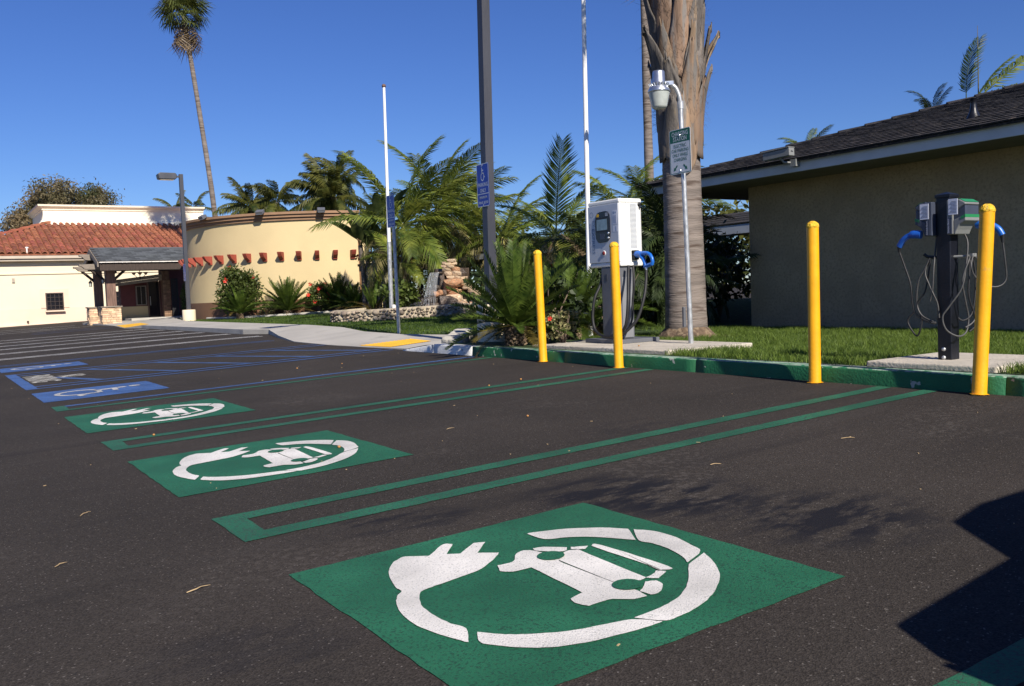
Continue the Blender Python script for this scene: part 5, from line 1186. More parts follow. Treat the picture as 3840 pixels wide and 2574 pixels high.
mb.add(vs, [(4*i+j,4*i+(j+1)%4,4*i+4+(j+1)%4,4*i+4+j) for i in range(len(rects)-1) for j in range(4)] + [tuple(range(4*len(rects)-4,4*len(rects)))]); mb.build('parapet', M['parapet_white'], cb)
def mullion_window(parent, x0, x1, z0, z1, y, nx, nz, fm, name='window'):
    mb = MB(); f = .045
    mb.bx(x0,x1,y,y+.08,z1-f,z1); mb.bx(x0,x1,y,y+.08,z0,z0+f); mb.bx(x0,x0+f,y,y+.08,z0+f,z1-f); mb.bx(x1-f,x1,y,y+.08,z0+f,z1-f); w = mb.build(name, M[fm], parent)
    mb = MB(); mb.bx(x0+f,x1-f,y+.05,y+.06,z0+f,z1-f); mb.build('pane', M['glass_dark'], w); mb = MB()
    for i in range(1,nx): x = x0+(x1-x0)*i/nx; mb.bx(x-.012,x+.012,y+.02,y+.045,z0+f,z1-f)
    for i in range(1,nz): z = z0+(z1-z0)*i/nz; mb.bx(x0+f,x1-f,y+.022,y+.043,z-.012,z+.012)
    mb.build('glazing_bar', M[fm], w)
mb = MB(); mb.bx(4.50,5.86,49.95,49.98,1.03,2.03); mb.build('window_surround', M['stucco_pink'], cb)
mb = MB(); mb.bx(4.74,5.60,49.938,49.948,.90,1.83); mb.build('window_reveal', M['wood_dark'], cb)
mullion_window(cb, 4.76,5.58,.92,1.81,49.85,4,4,'wood_dark'); mb = MB(); mb.bx(4.70,5.64,49.78,49.95,.83,.90); mb.build('window_sill', M['stucco_pink'], cb)
mullion_window(cb, 8.1,8.9,1.0,1.8,49.93,3,3,'wood_dark')
mb = MB(); mb.bx(3.24,3.37,49.93,49.99,2.42,2.66)
for i in range(5): mb.bx(3.25,3.36,49.915,49.93,2.44+i*.042,2.465+i*.042)
mb.build('wall_vent', M['gutter'], cb)
mb = MB(); mb.lathe((0,0,0), [(.05,0),(.05,.12),(0,.12)], 10); o = mb.build('drain_pipe', M['wood_dark'], cb, local=True); o.location = Vector((3.84,49.98,.36))-wloc(cb); o.rotation_euler = (R(90),0,0)
mb = MB(); mb.tube([(4.0,49.7,3.85),(4.0,49.7,4.25)], .04, 8); mb.bx(3.93,4.07,49.66,49.74,4.18,4.24); mb.build('roof_pipe', M['trim_white'], cb)

# ------------------------------------------------------------------ entrance porch
po = thing('entrance_porch', 'timber entrance porch with slate roof standing on stone piers', 'porch', (6.5,37.8,.2))
ry, rz, ez = 37.8, 3.42, 2.79; e0, e1 = 35.95, 39.65; xL, xR = 5.22, 9.5
mb = MB(); th = .07
for s, ye in ((1,e0),(-1,e1)): mb.add([(xL,ye,ez),(xR,ye,ez),(xR,ry,rz),(xL,ry,rz),(xL,ye,ez-th),(xR,ye,ez-th),(xR,ry,rz-th),(xL,ry,rz-th)], [(0,1,2,3),(7,6,5,4),(0,4,5,1),(0,3,7,4),(1,5,6,2)])
pr_ = mb.build('roof', M['wood_dark'], po)
sa = math.atan((rz-ez)/(ry-e0)); rnd = random.Random(5); SB = MB(); SB.bx(-.148,.148,0,.26,0,.016); SM = SB.mesh('slate_shingle', M['slate'])
for r_ in range(11):
    y = e0-.02+r_*.168
    for c_ in range(15):
        x = xL+.13+c_*.298-(.149 if r_ % 2 else 0)
        if xL+.1 < x < xR-.05: o = link('slate_shingle', SM, pr_); o.location = Vector((x,y,ez+.008+(rz-ez)*(y-e0)/(ry-e0)+rnd.uniform(0,.006)))-wloc(pr_); o.rotation_euler = (sa-.035,0,rnd.uniform(-.012,.012))
mb = MB(); mb.prism([(ry-.13,rz-.03),(ry,rz+.035),(ry+.13,rz-.03)], (xR-xL,0,0), (xL,0,0), (0,1,0), (0,0,1)); mb.build('ridge_cap', M['slate'], pr_)
mb = MB()
for ye, in ((e0,),(e1,)): mb.prism([(ye,ez-.02),(ry,rz-.02),(ry,rz-.24),(ye,ez-.22)], (-.05,0,0), (xL,0,0), (0,1,0), (0,0,1))
mb.build('barge_board', M['wood_grey'], po)
mb = MB(); mb.bx(xL+.03,xR-.2,e0-.035,e0-.004,ez-.055,ez-.022); mb.build('white_edge_strip', M['trim_white'], po)
mb = MB(); rnd = random.Random(3)
for i in range(26): x = xL+.1+i*.16; mb.lathe((x,e0-.05,ez-.05+rnd.uniform(-.012,.02)), [(0,-.016),(.014,-.006),(.012,.010),(0,.016)], 6)
stuff(mb.build('string_light', M['trim_white'], po))
mb = MB(); mb.bx(xL+.05,xR-.1,36.0,36.09,2.42,2.72); mb.build('front_beam', M['wood_dark'], po)
def carved_beam(y, z0, z1, x0, x1, name='beam', m='wood_grey', w=.11):
    mb = MB(); h = z1-z0; P = [(x1,z0),(x1,z1),(x0,z1),(x0,z1-h*.35),(x0+.10,z1-h*.42),(x0+.2,z0+h*.12),(x0+.32,z0)]; mb.prism([(p[0],p[1]) for p in P], (0,2*w,0), (0,y-w,0), (1,0,0), (0,0,1)); mb.build(name, M[m], po, bevel=.01)
carved_beam(37.8,2.92,3.17,4.78,9.3); carved_beam(36.88,2.50,2.72,4.62,9.2); carved_beam(39.05,2.50,2.72,4.70,9.2)
mb = MB(); mb.bx(5.42,5.60,36.5,39.5,2.73,2.86); mb.build('tie_beam', M['wood_grey'], po)
for (x0,x1,y0,y1,nm) in ((5.58,5.94,36.70,37.05,'post'),(5.47,5.80,38.90,39.22,'post')):
    mb = MB(); mb.bx(x0,x1,y0,y1,.95,2.50); mb.build(nm, M['wood_post'], po, bevel=.01)
for y, d in ((36.88,1),(39.05,1)):
    mb = MB(); mb.tube([(5.52,y,2.05),(5.02,y,2.52)], .055, 4); mb.tube([(5.9,y,2.05),(6.4,y,2.5)], .055, 4); mb.build('brace', M['wood_dark'], po)
def pier(x0, x1, y0, y1, z0, z1, label, dark=False):
    t = thing('stone_pier', label, 'stone pier', ((x0+x1)/2,(y0+y1)/2,z0), 'ledger stone piers under the porch posts')
    mb = MB(); mb.bx(x0+.02,x1-.02,y0+.02,y1-.02,z0-.1,z1); mb.build('core', M['mortar'], t)
    rnd = random.Random(int(x0*100)); z = z0-.05
    while z < z1-.02:
        h = min(rnd.uniform(.06,.115), z1-z)
        x = x0
        while x < x1-.02:
            w = min(rnd.uniform(.14,.34), x1-x); w = x1-x if x1-x-w < .07 else w
            mb = MB(); q = rnd.uniform(0,.03); mb.bx(x+.004,x+w-.004,y0-q,y0+.06,z+.004,z+h-.004); mb.build('ledger_stone', M['ledger'], t, bevel=.008); x += w
        y = y0+.062
        while y < y1-.02:
            w = min(rnd.uniform(.16,.34), y1-y); w = y1-y if y1-y-w < .07 else w
            mb = MB(); q = rnd.uniform(0,.03); mb.bx(x0-q,x0+.06,y+.004,y+w-.004,z+.004,z+h-.004); mb.build('ledger_stone', M['ledger'], t, bevel=.008); y += w
        z += h
    mb = MB(); mb.bx(x0-.05,x1+.05,y0-.06,y1+.05,z1,z1+.05); mb.build('cap_stone', M['wood_grey'], t, bevel=.012)
pier(5.33,6.06,36.5,37.2,.2,.93,'stone pier under the front porch post, nearest and fully visible'); pier(5.17,5.85,38.68,39.35,.2,.93,'stone pier under the rear porch post, half hidden by the front pier')
def lantern(x, y, z, px, label):
    t = thing('hanging_lantern', label, 'lantern', (x,y,z), 'wrought lanterns on the porch posts')
    mb = MB(); mb.tube([(px-x,0,.26),(-.02,0,.27),(0,0,.20)], .012, 6); mb.lathe((0,0,0), [(0,.2),(.03,.17),(.085,.09),(.085,.075),(0,.075)], 8); mb.lathe((0,0,0), [(.06,-.085),(.065,-.07),(0,-.07)], 8)
    for i in range(4): a = i*math.pi/2+.4; mb.tube([(.07*math.cos(a),.07*math.sin(a),.08),(.052*math.cos(a),.052*math.sin(a),-.075)], .007, 4)
    mb.build('frame', M['black'], t, local=True); mb = MB(); mb.lathe((0,0,0), [(.048,-.07),(.062,.074)], 8); mb.build('glass', M['lens'], t, local=True)
lantern(5.33,39.0,1.93,5.47,'wrought lantern on the rear porch post'); lantern(5.48,36.85,2.0,5.58,'wrought lantern on the front porch post')
t = thing('chandelier','dark iron chandelier with upturned shades hanging under the porch roof','chandelier',(6.96,37.0,2.20)); mb = MB(); mb.tube([(0,0,.55),(0,0,-.1)], .012, 6); mb.lathe((0,0,0), [(0,-.16),(.035,-.1),(.01,-.04)], 8)
for i in range(6): a = i*math.pi/3+.3; c, s = math.cos(a), math.sin(a); mb.tube([(0,0,-.08),(.15*c,.15*s,-.04),(.25*c,.25*s,.06)], .010, 5)
mb.build('iron_frame', M['black'], t, local=True)
for i in range(6): a = i*math.pi/3+.3; mb = MB(); mb.lathe((.27*math.cos(a),.27*math.sin(a),.05), [(.02,0),(.05,.03),(.10,.11)], 8); mb.build('shade', M['wood_post'], t, local=True)

# entrance front behind the porch
ef = thing('entrance_building', 'low gabled entrance building with maroon wall and dark glass door, in the porch shade', 'building', (7.2,39.2,.25))
mb = MB(); mb.bx(6.15,7.66,39.2,39.6,.1,.93); mb.build('lower_wall', M['stucco_yellow'], ef)
mb = MB(); mb.bx(6.55,8.15,39.22,39.7,.93,2.0); mb.build('wall', M['maroon'], ef)
mullion_window(ef, 7.17,7.62,.97,1.84,39.14,2,1,'wood_grey')
mb = MB(); mb.bx(7.70,8.14,39.12,39.19,.25,2.0); dr = mb.build('door', M['glass_dark'], ef)
mb = MB(); mb.bx(7.66,7.70,39.10,39.2,.25,2.02); mb.bx(8.14,8.17,39.10,39.2,.25,2.02); mb.bx(7.70,8.14,39.10,39.2,2.0,2.04); mb.build('door_frame', M['wood_post'], ef)
mb = MB(); mb.bx(7.74,7.76,39.06,39.08,.95,1.35); mb.build('door_handle', M['alu'], dr)
for dz, dy, m in ((0,0,'wood_grey'),(.135,.04,'wood_grey')):
    mb = MB(); mb.add([(6.1,38.62-dy,1.81+dz),(8.25,38.62-dy,2.05+dz),(8.25,38.62-dy,2.18+dz),(6.1,38.62-dy,1.94+dz),(6.1,38.68,1.81+dz),(8.25,38.68,2.05+dz),(8.25,38.68,2.18+dz),(6.1,38.68,1.94+dz)], [(0,1,2,3),(4,7,6,5),(0,4,5,1),(3,2,6,7),(0,3,7,4),(1,5,6,2)]); mb.build('barge_board', M[m], ef)
mb = MB(); mb.add([(6.05,38.55,2.085),(8.3,38.55,2.335),(8.3,41,2.335),(6.05,41,2.085),(6.05,38.55,2.06),(8.3,38.55,2.31),(8.3,41,2.31),(6.05,41,2.06)], [(0,1,2,3),(7,6,5,4),(0,4,5,1),(3,2,6,7),(0,3,7,4),(1,5,6,2)]); mb.build('roof', M['slate'], ef)
sc_ = thing('stone_column','dark ledger stone column right of the glass entrance door','column',(8.3,38.6,.3)); mb = MB(); mb.bx(8.19,8.46,38.42,38.9,.2,2.45); mb.build('core', M['ledger_dark'], sc_); rnd = random.Random(9); z = .22
while z < 2.0:
    h = rnd.uniform(.06,.11); x = 8.17
    while x < 8.46: w = min(rnd.uniform(.1,.2), 8.48-x); mb = MB(); mb.bx(x+.003,x+w-.003,38.385-rnd.uniform(0,.02),38.42,z+.003,z+h-.003); mb.build('ledger_stone', M['ledger_dark'], sc_); x += w
    z += h
gt = thing('side_gate','dark narrow gate between the stone column and the ivy','gate',(8.6,38.3,.3)); mb = MB(); mb.bx(8.48,8.52,38.2,38.26,.25,2.1); mb.bx(8.72,8.76,38.2,38.26,.25,2.1); mb.bx(8.52,8.72,38.2,38.26,2.04,2.1); mb.bx(8.52,8.72,38.2,38.26,.3,.36); mb.build('frame', M['black'], gt)
for i in range(4): mb = MB(); mb.bx(8.535+i*.048,8.565+i*.048,38.215,38.245,.36,2.04); mb.build('bar', M['black'], gt)
mb = MB(); mb.bx(8.2,9.6,39.0,39.3,.1,2.9); tag(mb.build('back_wall', M['maroon']), 'dark maroon wall behind the side gate and the ivy', 'wall')
shrub('climbing_ivy','upright column of clipped green ivy behind the lamp pole base',8.85,37.0,.28,.28,1.5,1500,.09,'leaf_ivy',91,0,'ivy',0,z=.3)

# ------------------------------------------------------------------ curved yellow building
OX, OY, CR = 12.79, 31.38, 5.1; CZ0 = .25
cw = thing('curved_building', 'round yellow stucco building with brown base, red brackets and roof lights', 'building', (OX,OY,CZ0))
def arc_wall(name, r_, z0, z1, a0, a1, m, n=72, inner=None, bevel=0):
    mb = MB(); mb.smooth = False; inner = inner or r_-.3
    vs = []
    for i in range(n+1):
        a = R(a0+(a1-a0)*i/n); c, s = math.cos(a), math.sin(a); vs += [(OX+r_*c,OY+r_*s,z0),(OX+r_*c,OY+r_*s,z1),(OX+inner*c,OY+inner*s,z1),(OX+inner*c,OY+inner*s,z0)]
    fs = []
    for i in range(n):
        for j in range(4): fs.append((4*i+j,4*i+(j+1)%4,4*i+4+(j+1)%4,4*i+4+j))
    mb.add(vs, fs+[(0,1,2,3),(4*n,4*n+3,4*n+2,4*n+1)]); mb.sm = [True]*len(mb.sm); mb.sm[-2:] = [False,False]
    o = mb.build(name, M[m], cw); b = o.modifiers.new('e','EDGE_SPLIT'); b.split_angle = R(40); return o
arc_wall('wall', CR, .95, 3.78, -96.6, -225, 'stucco_yellow'); arc_wall('base_band', CR+.012, .1, .95, -96.6, -225, 'stucco_brown')
arc_wall('cornice', CR+.07, 3.70, 3.80, -96.4, -225, 'cornice_brown'); arc_wall('cornice', CR+.14, 3.80, 3.90, -96.2, -225, 'cornice_brown'); arc_wall('cornice', CR+.20, 3.90, 3.985, -96.0, -225, 'cornice_brown', inner=CR-.45)
def onarc(a, dr=0): return Vector((OX+(CR+dr)*math.cos(R(a)), OY+(CR+dr)*math.sin(R(a)), 0))
BP = [(0,2.30),(.10,2.30),(.12,2.36),(.19,2.40),(.27,2.45),(.33,2.54),(.36,2.61),(0,2.61)]
B0 = MB(); B0.prism([(p[0]-.03,p[1]) for p in BP], (0,.15,0), (0,-.075,0), (1,0,0), (0,0,1)); BM = B0.mesh('bracket', M['bracket_red'])
bmm = bmesh.new(); bmm.from_mesh(BM); bmesh.ops.recalc_face_normals(bmm, faces=bmm.faces); bmm.to_mesh(BM); bmm.free()
for i in range(15):
    a = -99.1-6.85*i; o = link('bracket', BM, cw); p = onarc(a); o.location = p-wloc(cw)+Vector((0,0,0)); o.rotation_euler = (0,0,R(a)); bev(o, .008)
for a in (-110.5,-133,-160,-188):
    e = Euler((0,0,R(a))).to_matrix(); c = onarc(a, .30)
    mb = MB(); mb.tube([onarc(a,-.1)+Vector((0,0,4.0)), onarc(a,.22)+Vector((0,0,4.02))], .022, 6); mb.obox(c+Vector((0,0,4.0)), (.10,.13,.055), rz=R(a), ry=R(28)); mb.obox(c+e@Vector((.02,0,0))+Vector((0,0,3.94)), (.075,.11,.012), rz=R(a), ry=R(28)); mb.build('roof_light', M['ped_grey'], cw, bevel=.01)
q = onarc(-96.6); 
mb = MB(); mb.bx(q.x+.02,q.x+.12,q.y+.18,q.y+3,.2,3.75); mb.build('recess', M['stucco_brown'], cw)  # groove given the brown stucco so its shade is put into the colour
mb = MB(); mb.bx(q.x+.12,q.x+.30,q.y-.02,q.y+3,.2,3.62); mb.build('end_pilaster', M['stucco_yellow'], cw)
mb = MB(); mb.bx(q.x+.30,q.x+2.6,q.y+1.6,q.y+1.9,.2,2.0); mb.prism([(q.x+.30,2.0),(q.x+.30,2.72),(q.x+.9,2.55),(q.x+1.6,2.0)], (0,.3,0), (0,q.y+1.6,0), (1,0,0), (0,0,1)); tag(mb.build('garden_wall', M['stucco_yellow']), 'low sunlit yellow wall with sloping top right of the curved building', 'wall')
mb = MB()
bw_ = lambda a: .9*(1-.85*sst(138,162,-a))
for i in range(30):
    a0_ = -98-i*2.4; a1_ = a0_-2.4; p, r2, s2, t2 = onarc(a0_,.02), onarc(a0_,bw_(a0_)), onarc(a1_,bw_(a1_)), onarc(a1_,.02); mb.add([(v.x,v.y,lawn_z(v.x,v.y)+.02) for v in (p,r2,s2,t2)], [(0,1,2,3)])
structure(mb.build('flower_bed_soil', M['soil']))
ed_ = bpy.data.objects.new('bed_edging', None); COL.objects.link(ed_); structure(ed_)
for i in range(9):
    mb = MB(); P = []
    for k in range(4): a = -98-i*7.2-k*2.4; v = onarc(a,bw_(a)+.04); P.append((v.x,v.y,lawn_z(v.x,v.y)+.04))
    mb.tube(P, .05, 6); mb.build('edging_block', M['concrete'], ed_)
pg = thing('pergola','dark timber pergola with posts beside the curved yellow building','pergola',(12.3,24.4,.4))
for y in (23.8,24.9): mb = MB(); mb.bx(11.6,14.5,y-.07,y+.07,1.80,1.98); mb.build('beam', M['wood_dark'], pg)
for x, y in ((12.0,23.8),(13.9,23.8),(13.9,24.9)): mb = MB(); mb.bx(x-.07,x+.07,y-.07,y+.07,.2,1.8); mb.build('post', M['wood_dark'], pg)
for i in range(9): mb = MB(); mb.bx(11.7+i*.33,11.78+i*.33,23.4,25.3,1.98,2.06); mb.build('slat', M['wood_dark'], pg)

# ------------------------------------------------------------------ lamp at the curb and signs
t = thing('parking_lamp', 'grey parking lot lamp post with shoebox head on a cream concrete base', 'street lamp', (7.07,29.6,.3))
mb = MB(); mb.lathe((7.07,29.6,.2), [(.225,0),(.225,.5),(.215,.53),(.0,.535)], 24); mb.build('concrete_base', M['stucco_cream'], t)
mb = MB(); mb.obox((7.07,29.6,3.1), (.065,.065,2.4)); mb.build('pole', M['pole_grey'], t, bevel=.01)
mb = MB(); mb.bx(6.82,7.02,29.57,29.63,5.38,5.44); mb.build('arm', M['dark_steel'], t)
mb = MB(); mb.prism([(6.30,5.30),(6.86,5.30),(6.90,5.36),(6.90,5.47),(6.84,5.52),(6.34,5.52),(6.27,5.46)], (0,.36,0), (0,29.42,0), (1,0,0), (0,0,1)); mb.build('lamp_head', M['dark_steel'], t, bevel=.02)
mb = MB(); mb.bx(6.36,6.82,29.46,29.74,5.285,5.299); mb.build('lamp_glass', M['lens'], t)
def isa_sign(parent, x, yc, z0, z1, w=.30, tilt=0):
    """blue accessible parking plate facing -X"""
    V = Vector((0,0,1)); U = Vector((math.sin(tilt),-math.cos(tilt),0)); N = Vector((-math.cos(tilt),-math.sin(tilt),0)); h = (z1-z0)/2; o = Vector((x,yc,(z0+z1)/2))
    mb = MB(); mb.prism(rrect(w/2,h,.022), N*.003, o, U, V); pl = mb.build('sign_plate', M['sign_blue'], parent)
    o1 = o+N*.0036; mb = MB(); ringstrip(mb, w/2-.0005, h-.0005, .021, .009, o1, U, V); b = -.40*h; mb.add([o1+U*(-w/2+.009)+V*(b-.005),o1+U*(w/2-.009)+V*(b-.005),o1+U*(w/2-.009)+V*(b+.005),o1+U*(-w/2+.009)+V*(b+.005)], [(0,1,2,3)]); mb.build('border', M['sign_white'], pl, fix=False)
    mb = MB(); k = .62*h*1.30/1.0
    for P in WCH: mb.add([o1+U*((p[0]-.47)*k*.72)+V*(.16*h+(p[1])*k) for p in P], [tuple(range(len(P)))])
    mb.build('wheelchair_symbol', M['sign_white'], pl, fix=False); mb = MB()
    put_text(mb, 'PARKING', o1+V*(-.06*h), U, V, w*.84, .125*h*1.4, .01); put_text(mb, 'ONLY', o1+V*(-.33*h), U, V, w*.5, .125*h*1.4, .01); put_text(mb, 'MINIMUM', o1+V*(-.62*h), U, V, w*.62, .09*h*1.3, .01); put_text(mb, 'FINE $250', o1+V*(-.86*h), U, V, w*.78, .09*h*1.3, .01); mb.build('lettering', M['sign_white'], pl, fix=False)
    for z in (.93*h,-.93*h): mb = MB(); mb.tube([o1+V*z,o1+V*z+N*.005], [.010,.007], 8); mb.build('bolt', M['alu'], pl)
isa_sign(t, 7.0, 29.6, 1.75, 2.35, .3)
t = thing('accessible_sign', 'small far sign plate on a thin post against the curved wall beside the lamp post', 'sign', (8.05,31.6,.3)); mb = MB(); mb.tube([(8.05,31.6,.1),(8.05,31.6,2.1)], .025, 8); mb.build('post', M['steel'], t); mb = MB(); mb.prism(rrect(.14,.25,.02), (-.003,0,0), (8.02,31.6,1.85), (0,-1,0), (0,0,1)); mb.build('sign_plate', M['sign_blue'], t)
t = thing('accessible_sign', 'blue wheelchair PARKING ONLY sign on a slim galvanised pole on the grass', 'sign', (6.17,11.13,.3), 'blue wheelchair parking signs')
mb = MB(); mb.tube([(6.17,11.13,.15),(6.20,11.2,1.4),(6.22,11.25,2.74)], .030, 12); mb.lathe((6.22,11.25,2.74), [(.033,-.02),(.033,.0),(.02,.016),(0,.02)], 10); mb.build('pole', M['steel'], t); isa_sign(t, 6.175, 11.235, 2.14, 2.71, .30)
t = thing('dark_lamp_pole', 'tall dark square pole with blue wheelchair PARKING ONLY sign behind the cycad', 'pole', (5.55,6.99,.2), 'blue wheelchair parking signs')
mb = MB(); mb.lathe((5.55,6.99,.1), [(.215,0),(.215,.62),(.2,.65),(0,.652)], 20); mb.build('concrete_base', M['stucco_cream'], t)
mb = MB(); P = [(5.515,6.945,.75),(5.575,7.01,2.5),(5.68,7.105,4.87),(5.80,7.20,7.6)]
for a, b in zip(P, P[1:]):
    h = .062; mb.add([(c[0]+sx*h,c[1]+sy*h,c[2]) for c in (a,b) for sx, sy in ((-1,-1),(1,-1),(1,1),(-1,1))], [(0,1,5,4),(1,2,6,5),(2,3,7,6),(3,0,4,7)])
mb.build('pole', M['pole_grey'], t); isa_sign(t, 5.497, 7.01, 2.07, 2.645, .30); mb = MB(); mb.bx(4.9,5.6,7.0,7.2,7.5,7.6); mb.bx(4.4,4.95,6.92,7.3,7.45,7.66); mb.build('lamp_head', M['dark_steel'], t, bevel=.02)
t = thing('flagpole','shorter white flagpole rising from behind the cobble planter','flagpole',(9.1,17.45,.4)); mb = MB(); mb.tube([(9.1,17.45,.3),(9.12,17.44,2.3)], .055, 14); mb.build('lower_tube', M['steel'], t)  # lower length of the pole, thicker than the mast and coloured grey
mb = MB(); mb.tube([(9.12,17.44,2.3),(9.17,17.42,6.18)], [.045,.034], 14); mb.build('mast', M['white_pole'], t); mb = MB(); mb.lathe((9.17,17.42,6.2), [(0,-.05),(.045,-.035),(.055,0),(.04,.035),(0,.05)], 12); mb.build('truck_cap', M['wood_post'], t)
mb = MB(); mb.lathe((9.1,17.3,.42), [(.05,0),(.06,.03),(.06,.24),(.04,.28),(0,.29)], 14); tag(mb.build('white_canister', M['pvc'], bevel=.0), 'small white cylinder standing on the cobble planter beside the flagpole foot', 'canister')
t = thing('flagpole','tall white flagpole behind the white charger, running out of the top of the picture','flagpole',(7.09,6.81,.2)); mb = MB(); mb.tube([(7.09,6.81,.15),(7.12,6.79,3.0),(7.17,6.76,7.0)], [.038,.034,.028], 16); mb.build('mast', M['white_pole'], t)

# ------------------------------------------------------------------ walkway roof and far wall behind the palms
wk = thing('covered_walkway','long low walkway roof with old shingles and grey fascia behind the palms','roof',(15,16,.4))
ea, ez_ = 13.95, 2.02
mb = MB(); mb.add([(ea,8.6,ez_+.17),(ea,25,ez_+.17),(ea+1.3,25,ez_+.52),(ea+1.3,8.6,ez_+.52),(ea+2.3,25,ez_+.2),(ea+2.3,8.6,ez_+.2),(ea,8.6,ez_+.12),(ea,25,ez_+.12),(ea+2.3,8.6,ez_+.12),(ea+2.3,25,ez_+.12)], [(0,3,2,1),(3,5,4,2),(0,1,7,6),(6,7,9,8),(0,6,8,5,3),(1,2,4,9,7)]); wr = mb.build('roof', M['wood_grey'], wk)
rnd = random.Random(6)
for r_ in range(5):
    y = 8.7
    while y < 24.8: w = rnd.uniform(.7,1.2); mb = MB(); x = ea-.04+r_*.26; mb.add([(x,y,ez_+.185+r_*.07),(x,y+w-.01,ez_+.185+r_*.07),(x+.3,y+w-.01,ez_+.255+r_*.07),(x+.3,y,ez_+.255+r_*.07),(x,y,ez_+.165+r_*.07),(x,y+w-.01,ez_+.165+r_*.07)], [(0,1,2,3),(0,4,5,1)]); mb.build('shingle', M['shingle'], wr, fix=False); y += w
mb = MB(); mb.bx(ea-.03,ea,8.6,25,ez_-.05,ez_+.14); mb.build('fascia', M['fascia'], wk)
for y in (9.2,12.5,15.8,19.1,22.4): mb = MB(); mb.bx(14.3,14.42,y,y+.12,.2,ez_+.12); mb.build('post', M['wood_dark'], wk)
mb = MB(); mb.bx(14.0,16.2,8.7,24.9,ez_+.06,ez_+.115); mb.build('ceiling', M['soffit'], wk)
fw_ = thing('far_cream_wall','sunlit cream wall with a red panel and white ledge seen under the walkway roof','wall',(18,20.2,.4)); mb = MB(); mb.bx(15.6,22,20.2,20.5,1.35,2.6); mb.build('upper_wall', M['stucco_cream'], fw_); mb = MB(); mb.bx(15.5,22,20.05,20.3,1.22,1.35); mb.build('ledge', M['trim_white'], fw_); mb = MB(); mb.bx(15.6,22,20.2,20.5,0,1.22); mb.build('lower_wall', M['soffit'], fw_); mb = MB(); mb.bx(15.62,16.25,20.17,20.199,1.36,1.75); mb.build('red_panel', M['flower_red'], fw_)

# ------------------------------------------------------------------ fountain
PATH = curve_pts([(8.75,18.6,0),(8.05,18.35,0),(7.62,17.75,0),(7.60,17.1,0),(8.10,16.38,0),(8.95,15.72,0),(9.75,15.28,0),(10.5,15.02,0),(11.2,15.2,0)], 10)
pl = thing('cobble_planter', 'low curved planter wall of round river stones around the fountain', 'planter', (8.6,16.1,.33))
zt_ = lambda p: lawn_z(p.x,p.y)
mb = MB(); n = len(PATH)
for a, b in zip(PATH, PATH[1:]):
    d = (b-a).normalized(); nn = Vector((d.y,-d.x,0)); nn = nn if nn.x < 0 or abs(nn.x) < .2 else nn
    nn = Vector((-d.y,d.x,0)) if Vector((-d.y,d.x,0)).dot(Vector((10.2,17.6,0))-a) > 0 else Vector((d.y,-d.x,0))
    za, zb = zt_(a), zt_(b); i0, i1 = a+nn*.24, b+nn*.24
    mb.add([(a.x,a.y,za-.1),(b.x,b.y,zb-.1),(b.x,b.y,zb+.27),(a.x,a.y,za+.27),(i0.x,i0.y,za+.28),(i1.x,i1.y,zb+.28),(i0.x,i0.y,za-.1),(i1.x,i1.y,zb-.1)], [(0,1,2,3),(3,2,5,4),(4,5,7,6)])
mb.build('mortar_wall', M['mortar'], pl)
def rock_mesh(name, m, seed, sub=2, amp=.35, flat=1.):
    b = bmesh.new(); bmesh.ops.create_icosphere(b, subdivisions=sub, radius=1)
    for v in b.verts:
        p = v.co.copy(); q = 1+amp*(noise.noise(p*1.1+Vector((seed*7.3,seed*1.7,0))))+amp*.4*noise.noise(p*2.7+Vector((0,seed*3.1,seed)))
        v.co = Vector((max(-.82,min(.82,p.x*q)), max(-.82,min(.82,p.y*q)), max(-.72,min(.72,p.z*q))*flat)) if amp > .2 else p*q
    me = bpy.data.meshes.new(name); b.to_mesh(me); b.free(); me.materials.append(m)
    for p in me.polygons: p.use_smooth = amp <= .2
    return me
COB = [rock_mesh('cobble', M['cobble'], i, 1 if i > 3 else 2, .18) for i in range(6)]
rnd = random.Random(4); cum = 0; rows = ((.045,.056),(.135,.060),(.225,.052)); cnt = 0
segs = [(a,b,(b-a).length) for a, b in zip(PATH, PATH[1:])]; tot = sum(s[2] for s in segs)
def along(s):
    for a, b, l_ in segs:
        if s <= l_: return a.lerp(b, s/l_), (b-a).normalized()
        s -= l_
    return PATH[-1], (PATH[-1]-PATH[-2]).normalized()
placed = []
for k in range(9000):
    if cnt >= 296: break
    hw = rnd.uniform(.034,.078)*(1.15 if k < 700 else .8); hh = hw*rnd.uniform(.58,.95); s = rnd.uniform(.3,tot-.9); h = rnd.uniform(.02,.262)
    if h+hh > .285 or h-hh < -.03: continue
    if any(((s-q[0])/(hw+q[2]))**2+((h-q[1])/(hh+q[3]))**2 < .93 for q in placed): continue
    placed.append((s,h,hw,hh)); cnt += 1
    p, d = along(s); o = link('cobble_stone', COB[rnd.randrange(6)], pl); out = Vector((d.y,-d.x,0)); out = out if out.dot(Vector((10.2,17.6,0))-p) < 0 else -out
    o.location = Vector((p.x,p.y,zt_(p)+h))+out*rnd.uniform(.0,.014)-wloc(pl); o.scale = (hw,.06,hh); o.rotation_euler = (0,rnd.uniform(-.35,.35),math.atan2(d.y,d.x))
mb = MB(); P = [(p.x,p.y) for p in PATH]; cen = Vector((10.2,16.0)); mb.add([(p[0]+.08,p[1]+.12,.50) for p in P]+[(12,17.5,.50),(9.8,19.5,.50)], [tuple(range(len(P)+2))]); o = mb.build('fountain_basin_bed', M['rock_wet']); structure(o)
fo = thing('rock_fountain', 'stacked tan and brown boulder waterfall behind the cobble planter', 'fountain', (10.34,16.48,.45))
FU, FV = Vector((.833,-.551,0)), Vector((.551,.833,0)); FO = Vector((10.34,16.48,0))
def fpos(x, y, d=0): return FO + FU*((x-1150)*.00172) + FV*d + Vector((0,0,1.777-(y-285)*.00172))
